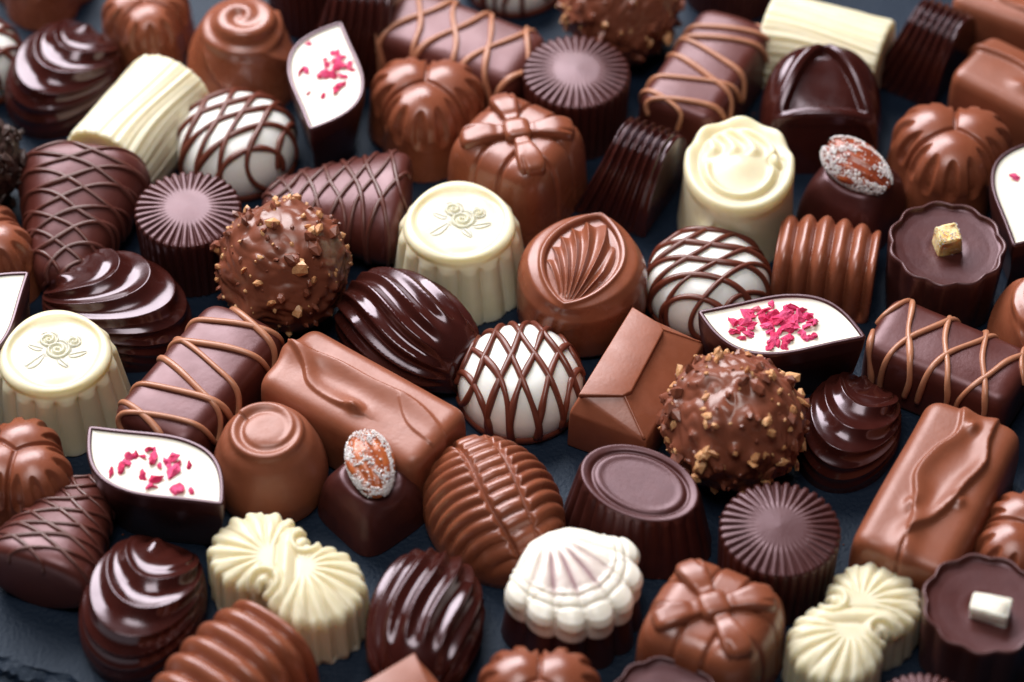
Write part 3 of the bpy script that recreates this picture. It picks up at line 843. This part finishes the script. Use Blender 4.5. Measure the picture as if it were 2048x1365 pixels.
def m_envelope():
    pts = [(x, y, 0) for x in (-2.12, 2.12) for y in (-1.22, 1.22)]
    pts += [(-2.08, 1.18, 1.45), (2.08, 1.18, 1.45), (2.05, -1.18, 1.35), (-2.05, -1.18, 1.35)]
    pts += [(-1.72, .98, 1.93), (1.82, .98, 1.93), (1.50, .0, 1.96), (-1.25, -.10, 1.96)]
    return hull_mesh('envelope_body', pts, .07, 3)
def m_flap():
    top = [(-1.82, 1.02), (1.88, 1.02), (1.62, .02), (1.42, -.17), (-1.05, -.27), (-1.30, -.13)]
    pts = [(x, y, z) for x, y in top for z in (1.86, 2.03)]
    return hull_mesh('folded_flap', pts, .045, 3)
def crease(a, b, r):
    t = np.linspace(0, 1, 14)[:, None]; a, b = np.array(a), np.array(b)
    return ringmesh('fold_crease', tube_P(a*(1-t)+b*t, r, 8), seat=False)

# ------------------------------------------------------------------ drizzle
def wrap_line(bvh, axis, z0, srow, phis, off):
    """thread laid round the body: for each angle phi a ray goes in towards the axis at station s; gaps split it"""
    e1 = Vector((math.cos(axis), math.sin(axis), 0)); e2 = Vector((-e1.y, e1.x, 0)); runs, pts = [], []
    for s, ph in zip(srow, phis):
        c = e1*(s*CM) + Vector((0, 0, z0*CM)); dr = e2*math.sin(ph) + Vector((0, 0, math.cos(ph)))
        h = bvh.ray_cast(c + dr*.1, -dr, .0995)
        q = None if h[0] is None else np.array(h[0] + h[1]*(off*CM))/CM
        if q is None or (pts and np.linalg.norm(q-pts[-1]) > .6):
            runs.append(pts); pts = []
        if q is not None: pts.append(q)
    runs.append(pts); out = []
    for pts in runs:
        if len(pts) < 6: continue
        p = np.array(pts); p[:, 2] = np.maximum(p[:, 2], .06)
        for _ in range(2): p[1:-1] = .5*p[1:-1] + .25*(p[:-2]+p[2:])
        out.append(resample(p, max(12, int(len(p)*.9))))
    return out
def strand(pts, r, rs, parent, m, name='drizzle_strand'):
    n = len(pts); t = np.linspace(0, 1, n); rr = np.full(n, r)
    for _ in range(4): rr = rr*(1+.07*np.sin(t*rs.uniform(6, 30)+rs.uniform(0, 6)))
    obj(name, ringmesh(name, tube_P(pts, rr, 10, .85), seat=False), m, parent)

def lattice(parent, bvh, seed, axis, z0, half, spacing, slope, r, m, wob_a=.05, phmax=100, jit=.08):
    rs = np.random.RandomState(seed)
    for sg in (1, -1):
        s0 = -half + rs.uniform(0, spacing*.5)
        while s0 < half:
            ph = np.linspace(-R(phmax), R(phmax), 64)
            srow = s0 + sg*slope*np.sin(ph) + wob_a*np.sin(ph*rs.uniform(2, 4)+rs.uniform(0, 6))
            for p in wrap_line(bvh, axis, z0, srow, ph, r*.35): strand(p, r*rs.uniform(.9, 1.1), rs, parent, m)
            s0 += spacing*(1+rs.uniform(-jit, jit))

def zigzag(parent, bvh, seed, axis, z0, half, step, r, m, runs, phmax=95, skew=0.0):
    rs = np.random.RandomState(seed)
    for k in range(runs):
        s = -half - step*.5 + k*.12; sg = 1 if k % 2 == 0 else -1
        S, PH = [], []
        while s < half + step:
            adv = step*rs.uniform(.8, 1.2)
            t = np.linspace(0, 1, 46, endpoint=False)
            top = R(phmax)*rs.uniform(.85, 1.05)
            tri = np.arcsin(.94*np.sin((t-.5)*PI))/math.asin(.94)
            PH += list(sg*top*tri); S += list(s + adv*t); s += adv; sg = -sg
        for p in wrap_line(bvh, axis, z0, S, PH, r*.3): strand(p, r, rs, parent, m)


# ------------------------------------------------------------------ whole chocolates
def single(name, key, fn, m, *a):
    me = cached(key, fn, *a)
    return obj(name, me, m)
def root_of(name):
    o = bpy.data.objects.new(name, None); COL.objects.link(o); o.empty_display_size = .01; return o

def b_disc(k):
    r = root_of('iced_round_chocolate'); me = cached('disc', m_disc)
    obj('icing_body', me, 'ivory', r); obj('chocolate_foot', cached('foot', m_foot), 'brown', r)
    bv = cached('disc_bvh', bvh_of, me)
    lattice(r, bv, sum(map(ord, k))*7+3, 0.0, .30, 1.75, .60, .62, .085, 'brown', phmax=92)
    return r
def b_cone(k):
    r = root_of('drizzled_cone_chocolate'); me = cached('cone', m_cone); obj('cone_body', me, 'mid', r)
    lattice(r, cached('cone_bvh', bvh_of, me), sum(map(ord, k))*3+1, 0.0, .75, 2.0, .56, .52, .060, 'darkdriz', phmax=105)
    return r
def b_bar(k):
    r = root_of('drizzled_bar_chocolate'); me = cached('bar', m_bar); obj('bar_body', me, 'mid', r)
    bv = cached('bar_bvh', bvh_of, me)
    if k in ('I3', 'I2'): zigzag(r, bv, {'I3': 5, 'I2': 9}[k], 0.0, .8, 1.9, 1.25, .085, 'milkdriz', 2, 88)
    else: lattice(r, bv, sum(map(ord, k)), 0.0, .8, 2.4, 1.15, .62, .085, 'milkdriz', wob_a=.07, phmax=100, jit=.12)
    return r
def b_leafcup(k):
    r = root_of('leaf_cup_chocolate')
    obj('cup_shell', cached('leafcup', m_leafcup), 'dark_cup', r); obj('cream_filling', cached('leaffill', m_leaffill), 'cream', r)
    n, cx, cy, sx, sy, lo, hi = {'F1': (30, -.35, .05, .60, .45, .12, .24), 'F2': (64, .0, .05, .58, .45, .14, .27), 'F3': (24, .22, -.15, .60, .40, .13, .27),
                                'F4': (4, -.5, .25, .4, .3, .12, .2), 'F5': (0, 0, 0, 1, 1, .1, .2)}[k]
    rs = random.Random({'F1': 4, 'F2': 6, 'F3': 12}.get(k, 1)); o = inset(leaf_outline(), .24)
    def inside(x, y):
        c = False
        for (x0, y0), (x1, y1) in zip(o, np.roll(o, -1, 0)):
            if (y0 > y) != (y1 > y) and x < (x1-x0)*(y-y0)/(y1-y0)+x0: c = not c
        return c
    i = 0; tries = 0
    while i < n and tries < 2000:
        tries += 1
        x, y = rs.gauss(cx, sx), rs.gauss(cy, sy)
        if not inside(x, y) or math.hypot(x-cx, y-cy) > 1.25: continue
        v = rs.randrange(8); me = cached(('flake', v), m_flake, v)
        pale = rs.random() < .10
        key = ('flake', v, pale)
        if pale:
            me = cached(key, lambda: me.copy())
        f = obj('berry_flake', me, 'berrypale' if pale else 'berry', r); sc = rs.uniform(lo, hi)*(.8 if pale else 1)
        f.location = (x*CM, y*CM, (2.11+sc*.18)*CM); f.scale = (sc, sc*rs.uniform(.7, 1), sc*rs.uniform(.6, 1))
        f.rotation_euler = (rs.uniform(-.5, .5), rs.uniform(-.5, .5), rs.uniform(0, 6.28)); i += 1
    return r
def b_gift(k):
    r = root_of('gift_box_chocolate'); obj('box_body', cached('gift', m_gift), 'milk', r)
    lp = cached('loop', m_loop)
    for q in range(4):
        a = PI/4 + q*PI/2 + (.12 if q % 2 else -.06)
        o = obj('bow_loop', lp, 'milk', r); o.location = (.80*math.cos(a)*CM, .80*math.sin(a)*CM, 2.05*CM)
        o.rotation_euler = (0, R(4), a)
    o = obj('bow_knot', cached('knot', m_knot), 'milk', r); o.location = (0, 0, 2.08*CM); o.rotation_euler = (0, 0, PI/4)
    return r
def b_truffle(k):
    r = root_of('nut_truffle'); sd = {'J1': 3, 'J2': 8, 'J3': 15, 'J4': 21}[k]
    me, pts = m_truffle(sd); crumb = k == 'J4'
    obj('truffle_body', me, 'cocoa' if crumb else 'truffle', r)
    rs = random.Random(sd); c = Vector((0, 0, 1.66)); bv = bvh_of(me)
    n = 0
    for q, A in pts + [(np.array(Vector((rs.gauss(0, 1), rs.gauss(0, 1), rs.gauss(0, 1))).normalized()), .1) for _ in range(230 if crumb else (80 if k != 'J2' else 170))]:
        d = Vector(q)
        if d.z < -.6 or n > 280: continue
        h = bv.ray_cast((c + d*4)*CM, -d, .1)
        if h[0] is None: continue
        v = rs.randrange(8); m2 = cached(('bit', v, crumb), m_bit, v)
        s = rs.choice((.04, .05, .06, .08, .10, .13, .17))*rs.uniform(.85, 1.15)*(1.15 if k == 'J2' else 1)*(1.35 if rs.random() < .2 else 1)
        coated = (not crumb) and rs.random() < .50
        if coated: m2 = cached(('bitc', v), m_bit, v)
        f = obj('crumb' if crumb else 'nut_piece', m2, 'cocoa' if crumb else ('truffle' if coated else 'nut'), r)
        f.location = h[0] + h[1]*(s*(-.12 if not crumb else .4))*CM
        f.scale = (s, s, s); f.rotation_euler = (rs.uniform(0, 6), rs.uniform(0, 6), rs.uniform(0, 6)); n += 1
    return r
def b_almond(k):
    r = root_of('almond_topped_chocolate'); obj('pillow_body', cached('pillow', m_pillow), 'satin' if k == 'O1' else 'mid', r)
    a = obj('candied_almond', cached('almond', m_almond), 'almond', r)
    a.location = (0.0, 0.0, 2.0*CM); a.scale = (1.3, 1.3, 1.15)
    a.rotation_euler = {'O1': (R(10), R(8), R(-8)), 'O2': (R(-8), R(10), R(-29))}[k]
    if k == 'O2': a.location = (-.12*CM, .12*CM, 2.05*CM)
    obj('sugar_crust', m_sugar({'O1': 3, 'O2': 11}[k], {'O1': (.25, -.1), 'O2': (-.1, .16)}[k]), 'sugar', a, 'stuff')
    return r
def b_wavy(k):
    r = root_of('wavy_cup_chocolate'); obj('cup_shell', cached('wavy', m_wavycup), 'rim', r); obj('ganache_filling', cached('wavyf', m_wavyfill), 'satin', r)
    if k == 'P3': return r
    dims = {'P1': (.58, .52, .62), 'P2': (.84, .54, .44)}[k]
    c = obj('candied_fruit_cube', m_cube(ord(k[1]), *dims), {'P1': 'ginger', 'P2': 'gingerpale'}[k], r)
    c.location = (0, 0, (1.92+dims[2]*.45)*CM); c.rotation_euler = (R(4), R(-5), R({'P1': 12, 'P2': -20}[k]))
    if k == 'P2': c.location.x = .10*CM; c.location.y = -.2*CM
    obj('sugar_grains', m_cube_sugar(5, *dims), 'sugar', c, 'stuff')
    return r
def b_leaftop(k):
    r = root_of('leaf_top_chocolate'); obj('body', cached('leaftop', m_leaftop), 'milk', r); obj('leaf', cached('leafrel', m_leafrelief), 'milk', r)
    return r
def b_rosecup(k):
    r = root_of('rose_cup_chocolate'); obj('cup_body', cached('rosecup', m_rosecup), 'white', r)
    for nm, me in cached('roses', rose_parts): obj(nm, me, 'white', r)
    return r
def b_fan(k):
    r = root_of('scallop_shell_chocolate'); obj('shell_base', cached('fanb', m_fanbase), 'dark_cup', r); obj('shell_cap', cached('fanc', m_fancap), 'shellcoat', r)
    return r
def b_env(k):
    r = root_of('envelope_chocolate'); obj('envelope_body', cached('env', m_envelope), 'milksatin', r); obj('folded_flap', cached('flap', m_flap), 'milksatin', r)
    for q in cached('creases', lambda: [crease((-1.2, -.1, 1.95), (-2.0, -1.1, 1.38), .045), crease((1.50, .0, 1.95), (2.0, -1.1, 1.38), .035)]): obj('fold_crease', q, 'milksatin', r)
    return r
M['dark_cup'] = mat('dark_cup_chocolate', (.036, .0088, .0075), (.045, .0115, .0095), rough=.33, bump=.06, rvar=.05, spec=.9, tint=(1, .78, .9))
M['rim'] = mat('dark_rim_chocolate', (.055, .015, .012), (.066, .019, .015), rough=.36, bump=.08, rvar=.05, spec=.8, tint=(1, .8, .88))

def S(name, key, fn, m, *a): return lambda k: single(name, key, fn, m, *a)
B = {
 'A': S('swirl_chocolate', 'swirl', m_swirl, 'dark'),
 'Br': S('rosette_chocolate', 'rosette', m_rosette, 'milk'),
 'Bc': S('curl_chocolate', 'curl', m_curl, 'milksatin'),
 'C': S('white_log_chocolate', 'log', m_log, 'white'),
 'D': b_disc, 'E': S('fluted_round_chocolate', 'fluted', m_fluted, 'satin'), 'F': b_leafcup,
 'G': S('trefoil_chocolate', 'trefoil', m_trefoil, 'milk'), 'H': b_gift, 'I': b_bar, 'J': b_truffle, 'K': b_cone,
 'L': S('ribbed_arch_chocolate', 'arch', m_arch, 'dark'), 'M': S('cameo_chocolate', 'cameo', m_cameo, 'white'),
 'N': b_rosecup, 'O': b_almond, 'P': b_wavy, 'Q': b_leaftop, 'R': S('ridged_barrel_chocolate', 'barrel', m_barrel, 'milk'),
 'S': S('ridged_shell_chocolate', 'shell', m_shell, 'dark'),
 'T1': S('folded_bar_chocolate', 'rip1', m_ripple, 'milksatin', 1), 'T2': S('folded_bar_chocolate', 'rip2', m_ripple, 'milksatin', 2),
 'T3': S('folded_bar_chocolate', 'rip3', m_ripple, 'milksatin', 3),
 'U': b_env, 'V': S('cocoa_pod_chocolate', 'pod', m_pod, 'milk'), 'W': S('oval_chocolate', 'oval', m_oval, 'satin'), 'X': b_fan,
 'Y': S('double_shell_chocolate', 'naut', m_nautilus, 'white'), 'Z': S('wedge_dome_chocolate', 'wedge', m_wedge, 'dark'),
}

# ------------------------------------------------------------------ PLACE
# key: kind, label, x, y (cm on the board), turn in degrees, size
PLACE = {
 'E1': ('E', 'fluted dark round chocolate touching the nut truffle at the left', -8.73, 3.83, 0.0, 0.982),
 'E2': ('E', 'fluted dark round chocolate between the two drizzled bars at the back', 1.81, 9.11, 0.0, 1.030),
 'E3': ('E', 'fluted dark round chocolate in front of the nut truffle at the right', 6.55, -7.09, 0.0, 1.010),
 'E4': ('E', 'fluted dark round chocolate peeking in at the bottom edge by the double shell', 9.63, -12.38, 0.0, 0.852),
 'E6': ('E', 'fluted dark round chocolate cut off by the top edge right of the rosette dome', -5.80, 14.09, 0.0, 1.004),
 'N1': ('N', 'white rose cup in the middle, behind the dark ridged shell', -1.41, 3.18, -11.9, 1.019),
 'N2': ('N', 'white rose cup at the left edge, behind the trefoil and the cream cup', -11.76, -1.39, -5.8, 0.983),
 'D1': ('D', 'white iced round chocolate with brown lattice beside the white log at the left', -7.77, 7.68, -40.8, 1.070),
 'D2': ('D', 'white iced round chocolate with brown lattice behind the berry topped leaf cup', 5.27, 2.37, -77.2, 1.048),
 'D3': ('D', 'white iced round chocolate with brown lattice between the folded bar and the envelope', 0.22, -1.10, 2.3, 1.043),
 'D4': ('D', 'white iced round chocolate half cut off at the upper left edge', -15.78, 11.14, -50.9, 1.004),
 'D5': ('D', 'white iced round chocolate mostly cut off at the top edge beside the nut truffle', 0.07, 15.14, -43.9, 0.960),
 'A1': ('A', 'glossy dark swirled oval behind the white log in the upper left corner', -12.88, 10.43, 59.6, 1.020),
 'A2': ('A', 'glossy dark swirled oval lying sideways behind the white rose cup', -10.57, 1.39, 156.6, 1.062),
 'A3': ('A', 'glossy dark swirled oval beside the nut truffle at the right', 8.70, -2.67, 65.3, 0.884),
 'A4': ('A', 'glossy dark swirled oval in the lower left, beside the milk ridged barrel', -9.05, -8.33, 72.3, 1.003),
 'B1': ('Br', 'milk chocolate dome with a rosette swirl at the back, left of the slim leaf cup', -7.71, 10.96, 0.0, 1.034),
 'B2': ('Bc', 'smooth milk chocolate dome with a crescent curl on its flat top', -6.16, -4.06, 0.0, 0.988),
 'B3': ('Br', 'milk swirled dome cut off by the right edge beside the drizzled bar', 14.18, 0.33, 0.0, 1.025),
 'C1': ('C', 'white chocolate log with wood grain at the upper left', -10.48, 8.12, 62.3, 1.024),
 'C2': ('C', 'white chocolate log with wood grain at the top right behind the wedge dome', 9.03, 11.30, -20.6, 1.020),
 'F1': ('F', 'slim leaf cup of white cream with a few berry flakes, upright at the back', -5.22, 8.84, -100.3, 1.044),
 'F2': ('F', 'leaf cup of white cream heaped with many berry flakes', 6.98, -0.51, -13.2, 1.030),
 'F3': ('F', 'leaf cup of white cream with scattered berry flakes in the lower left', -8.87, -5.17, -36.7, 1.015),
 'F4': ('F', 'leaf cup of white cream cut off by the right edge beside the wavy cup', 13.98, 4.36, -109.4, 1.004),
 'F5': ('F', 'leaf cup of plain white cream cut off by the left edge', -13.90, -0.27, 54.7, 0.974),
 'G1': ('G', 'milk trefoil behind the gift box in the upper middle', -2.42, 8.63, -94.9, 1.169),
 'G2': ('G', 'milk trefoil at the right, behind the wavy cup with the golden cube', 12.19, 6.65, -97.7, 1.203),
 'G3': ('G', 'milk trefoil at the top edge, left of the rosette dome', -10.62, 12.43, -77.7, 0.939),
 'G4': ('G', 'milk trefoil at the left edge in front of the white rose cup', -12.44, -4.51, 83.0, 1.025),
 'G5': ('G', 'milk trefoil at the bottom edge in front of the white scallop shell', 0.64, -11.48, -92.7, 1.059),
 'G6': ('G', 'milk trefoil cut off by the right edge beside the front folded bar', 12.75, -6.89, -142.6, 1.025),
 'G7': ('G', 'milk trefoil cut off by the left edge beside the dark drizzled cone', -14.29, 3.19, -27.2, 1.025),
 'H1': ('H', 'milk gift box with a bow behind the leaf topped chocolate', 0.14, 6.34, -34.4, 1.156),
 'H2': ('H', 'milk gift box with a bow near the bottom edge beside the scallop shell', 4.80, -9.67, -28.1, 1.114),
 'I1': ('I', 'dark bar with milk drizzle at the top edge above the trefoil', -1.48, 10.91, -27.7, 1.078),
 'I2': ('I', 'dark bar with milk drizzle between the fluted round and the white log at the back', 5.54, 9.83, 62.7, 1.021),
 'I3': ('I', 'dark bar with looping milk drizzle beside the white rose cup at the left', -8.05, -1.79, 59.8, 1.061),
 'I4': ('I', 'dark bar with crossing milk drizzle at the right edge', 11.37, -0.89, -30.5, 0.963),
 'J1': ('J', 'round nut truffle on the left, in front of the dark drizzled cone', -6.09, 2.02, 0.0, 1.017),
 'J2': ('J', 'round nut truffle on the right, in front of the berry topped leaf cup', 5.63, -3.41, 0.0, 1.048),
 'J3': ('J', 'round nut truffle cut off by the top edge', 3.21, 12.52, 0.0, 1.015),
 'J4': ('J', 'dark crumb coated truffle cut off by the left edge', -15.17, 5.84, 0.0, 0.974),
 'K1': ('K', 'dark drizzled cone at the upper left, its wide end by the white log', -11.92, 4.32, 84.7, 1.120),
 'K2': ('K', 'dark drizzled cone behind the nut truffle, its tip to the left', -4.77, 4.97, -6.1, 1.069),
 'K3': ('K', 'dark drizzled cone in the lower left corner, its tip to the upper right', -11.21, -6.28, -109.3, 0.935),
 'L1': ('L', 'dark ribbed arch beside the gift box', 3.70, 6.17, -28.1, 0.858),
 'L2': ('L', 'dark ribbed arch at the top right beside the white log', 12.24, 11.20, -32.3, 0.818),
 'L3': ('L', 'dark ribbed arch at the top edge behind the slim leaf cup', -4.25, 12.22, -6.7, 0.971),
 'E5': ('E', 'fluted dark round chocolate barely seen at the top edge left of the white log', 6.58, 14.90, 0.0, 1.031),
 'M1': ('M', 'white cameo oval with wavy relief in front of the wedge dome', 6.19, 5.31, 85.0, 1.051),
 'O1': ('O', 'dark square topped with a sugared almond beside the white cameo', 9.43, 5.52, -34.0, 0.986),
 'O2': ('O', 'dark square topped with a sugared almond in the lower middle', -3.55, -4.97, -48.6, 0.874),
 'P1': ('P', 'wavy rimmed dark cup with a golden sugared cube at the right', 11.56, 2.40, 0.0, 1.060),
 'P2': ('P', 'wavy rimmed dark cup with a pale cube in the lower right corner', 11.31, -9.37, 0.0, 1.020),
 'P3': ('P', 'wavy rimmed dark cup whose rim shows at the bottom edge below the gift box', 3.58, -12.00, 0.0, 0.882),
 'Q1': ('Q', 'milk chocolate with an embossed leaf in a pointed frame', 1.87, 1.92, 71.7, 1.058),
 'R1': ('R', 'milk ridged barrel behind the berry topped leaf cup', 8.46, 2.88, -11.5, 0.963),
 'R2': ('R', 'milk ridged barrel at the bottom left in front of the double shell', -6.66, -10.89, 53.2, 1.122),
 'G8': ('G', 'milk trefoil cut off by the top edge in the upper left corner', -13.97, 14.83, -89.7, 1.103),
 'S1': ('S', 'glossy dark ridged shell lying in front of the middle rose cup', -2.76, 0.46, -38.3, 1.032),
 'S2': ('S', 'glossy dark ridged shell standing at the bottom, left of the scallop shell', -2.12, -9.06, -99.3, 0.988),
 'T1': ('T1', 'milk bar with poured folds in the middle, behind the curl dome', -3.83, -2.62, -35.4, 1.041),
 'T2': ('T2', 'milk bar with poured folds at the right, beside the swirled oval', 10.59, -5.64, -117.1, 1.117),
 'T3': ('T3', 'milk bar with poured folds cut off by the right edge near the top', 14.84, 8.87, -38.1, 0.974),
 'T4': ('T1', 'milk bar with poured folds in the blurred top right corner', 15.41, 12.24, -28.8, 1.025),
 'U1': ('U', 'milk envelope chocolate between the iced round and the nut truffle', 3.25, -1.48, 64.3, 0.911),
 'U2': ('U', 'milk envelope chocolate whose corner shows at the bottom edge by the ridged barrel', -3.18, -12.57, 36.5, 0.974),
 'V1': ('V', 'milk cocoa pod with a braided band and fine ribs', -0.46, -5.32, -61.6, 1.091),
 'W1': ('W', 'plain dark oval chocolate with a flat rimmed top', 3.17, -5.51, -30.5, 0.950),
 'X1': ('X', 'scallop shell chocolate with a white ribbed cap on a dark base', 1.57, -8.37, -63.6, 1.017),
 'Y1': ('Y', 'white double shell with two scrolls in the lower left', -5.50, -7.87, -37.1, 0.923),
 'Y2': ('Y', 'white double shell with two scrolls at the bottom right', 8.26, -9.41, -127.9, 0.864),
 'Z1': ('Z', 'glossy dark dome with a recessed triangular panel at the top right', 8.72, 8.40, -92.0, 1.153),
}
EDGE_A, EDGE_B = (-12.52, -9.41), (-9.98, -10.42)

GROUP = {'A': 'dark swirled oval chocolates', 'Br': 'milk swirled round chocolates', 'C': 'white log chocolates', 'D': 'white iced round chocolates',
 'E': 'fluted dark round chocolates', 'F': 'leaf shaped cream cups', 'G': 'milk trefoil chocolates', 'H': 'milk gift box chocolates', 'I': 'bars with milk drizzle',
 'J': 'nut truffles', 'K': 'dark drizzled cones', 'L': 'dark ribbed arches', 'N': 'white rose cups', 'O': 'almond topped chocolates', 'P': 'wavy rimmed dark cups',
 'R': 'milk ridged barrels', 'S': 'dark ridged shells', 'T1': 'milk folded bars', 'T2': 'milk folded bars', 'T3': 'milk folded bars', 'U': 'milk envelope chocolates', 'Y': 'white double shells'}
CAT = {'J': 'truffle'}
for key, (typ, lab, x, y, rz, s) in PLACE.items():
    o = B[typ](key)
    put(o, (x, y, rz, s))
    tag(o, lab, CAT.get(typ, 'chocolate'), GROUP.get(typ))

# ------------------------------------------------------------------ slate board with its broken edge, and the table under it
def slate_board():
    # edge line runs across the near left corner; u along it, v inwards
    A = np.array(EDGE_A); Bp = np.array(EDGE_B); t = (Bp-A)/np.linalg.norm(Bp-A); nrm = np.array((-t[1], t[0]))
    rs = np.random.RandomState(2)
    u = np.concatenate([np.linspace(-60, -12, 30, endpoint=False), np.linspace(-12, 14, 420), np.linspace(14, 60, 30)[1:]])
    def nz(f, s, k=8):
        r = np.random.RandomState(s); v = 0*u
        for i in range(k): v = v + np.sin(u*f*r.uniform(.5, 2.6)+r.uniform(0, 6))/(1+i*.3)
        return v/3
    rows = [(-.95, -.60, .05), (-.9, -.52, .10), (-.62, -.40, .22), (-.55, -.30, .20), (-.30, -.22, .20), (-.25, -.10, .16), (-.04, -.05, .10), (0.05, 0, .10), (.5, 0, .0), (70, 0, 0)]
    V = []
    for i, (v, z, a) in enumerate(rows):
        vv = v + a*(nz(1.3, 1)*.9 + nz(4, 20+i)*.8 + nz(11, 40+i)*.4)
        zz = z + (nz(3, 60+i)*.05 + nz(9, 80+i)*.03 if 0 < i < 7 else 0)
        V.append(np.column_stack([A[0]+t[0]*u+nrm[0]*vv, A[1]+t[1]*u+nrm[1]*vv, np.zeros_like(u)+zz]))
    V = np.array(V); n, m = V.shape[:2]
    me = bpy.data.meshes.new('slate_board')
    F = [(i*m+j, i*m+j+1, (i+1)*m+j+1, (i+1)*m+j) for i in range(n-1) for j in range(m-1)]
    me.from_pydata((V.reshape(-1, 3)*CM).tolist(), [], F); me.update()
    o = obj('slate_board', me, 'slate')
    tag(o, 'dark blue grey slate board with a chipped edge under all the chocolates', 'slate board')
slate_board()
bm = bmesh.new()
for x, y in ((-1.5, -1.5), (1.5, -1.5), (1.5, 1.5), (-1.5, 1.5)): bm.verts.new((x, y, -.0064))
bm.faces.new(bm.verts); me = bpy.data.meshes.new('table'); bm.to_mesh(me); bm.free()
tb = obj('table', me, 'table'); tb['kind'] = 'structure'

# a few crumbs lying on the slate between the pieces
rc = random.Random(4); Vs, Fs = [], []
hull8 = [(0, 2, 4), (2, 1, 4), (1, 3, 4), (3, 0, 4), (2, 0, 5), (1, 2, 5), (3, 1, 5), (0, 3, 5)]
base6 = np.array([(1, 0, 0), (-1, 0, 0), (0, 1, 0), (0, -1, 0), (0, 0, .7), (0, 0, -.7)], float)
for k in range(150):
    q = np.array([[rc.uniform(.5, 1.3) for _ in range(3)] for _ in range(6)])*base6*rc.uniform(.015, .045)
    Vs.append(q + np.array((rc.uniform(-14, 14), rc.uniform(-10, 14), .02))); Fs.append(hull8)
cr = obj('chocolate_crumbs', joined('chocolate_crumbs', Vs, Fs), 'truffle', None, 'stuff')
tag(cr, 'tiny chocolate crumbs scattered on the slate between the pieces', 'crumbs')
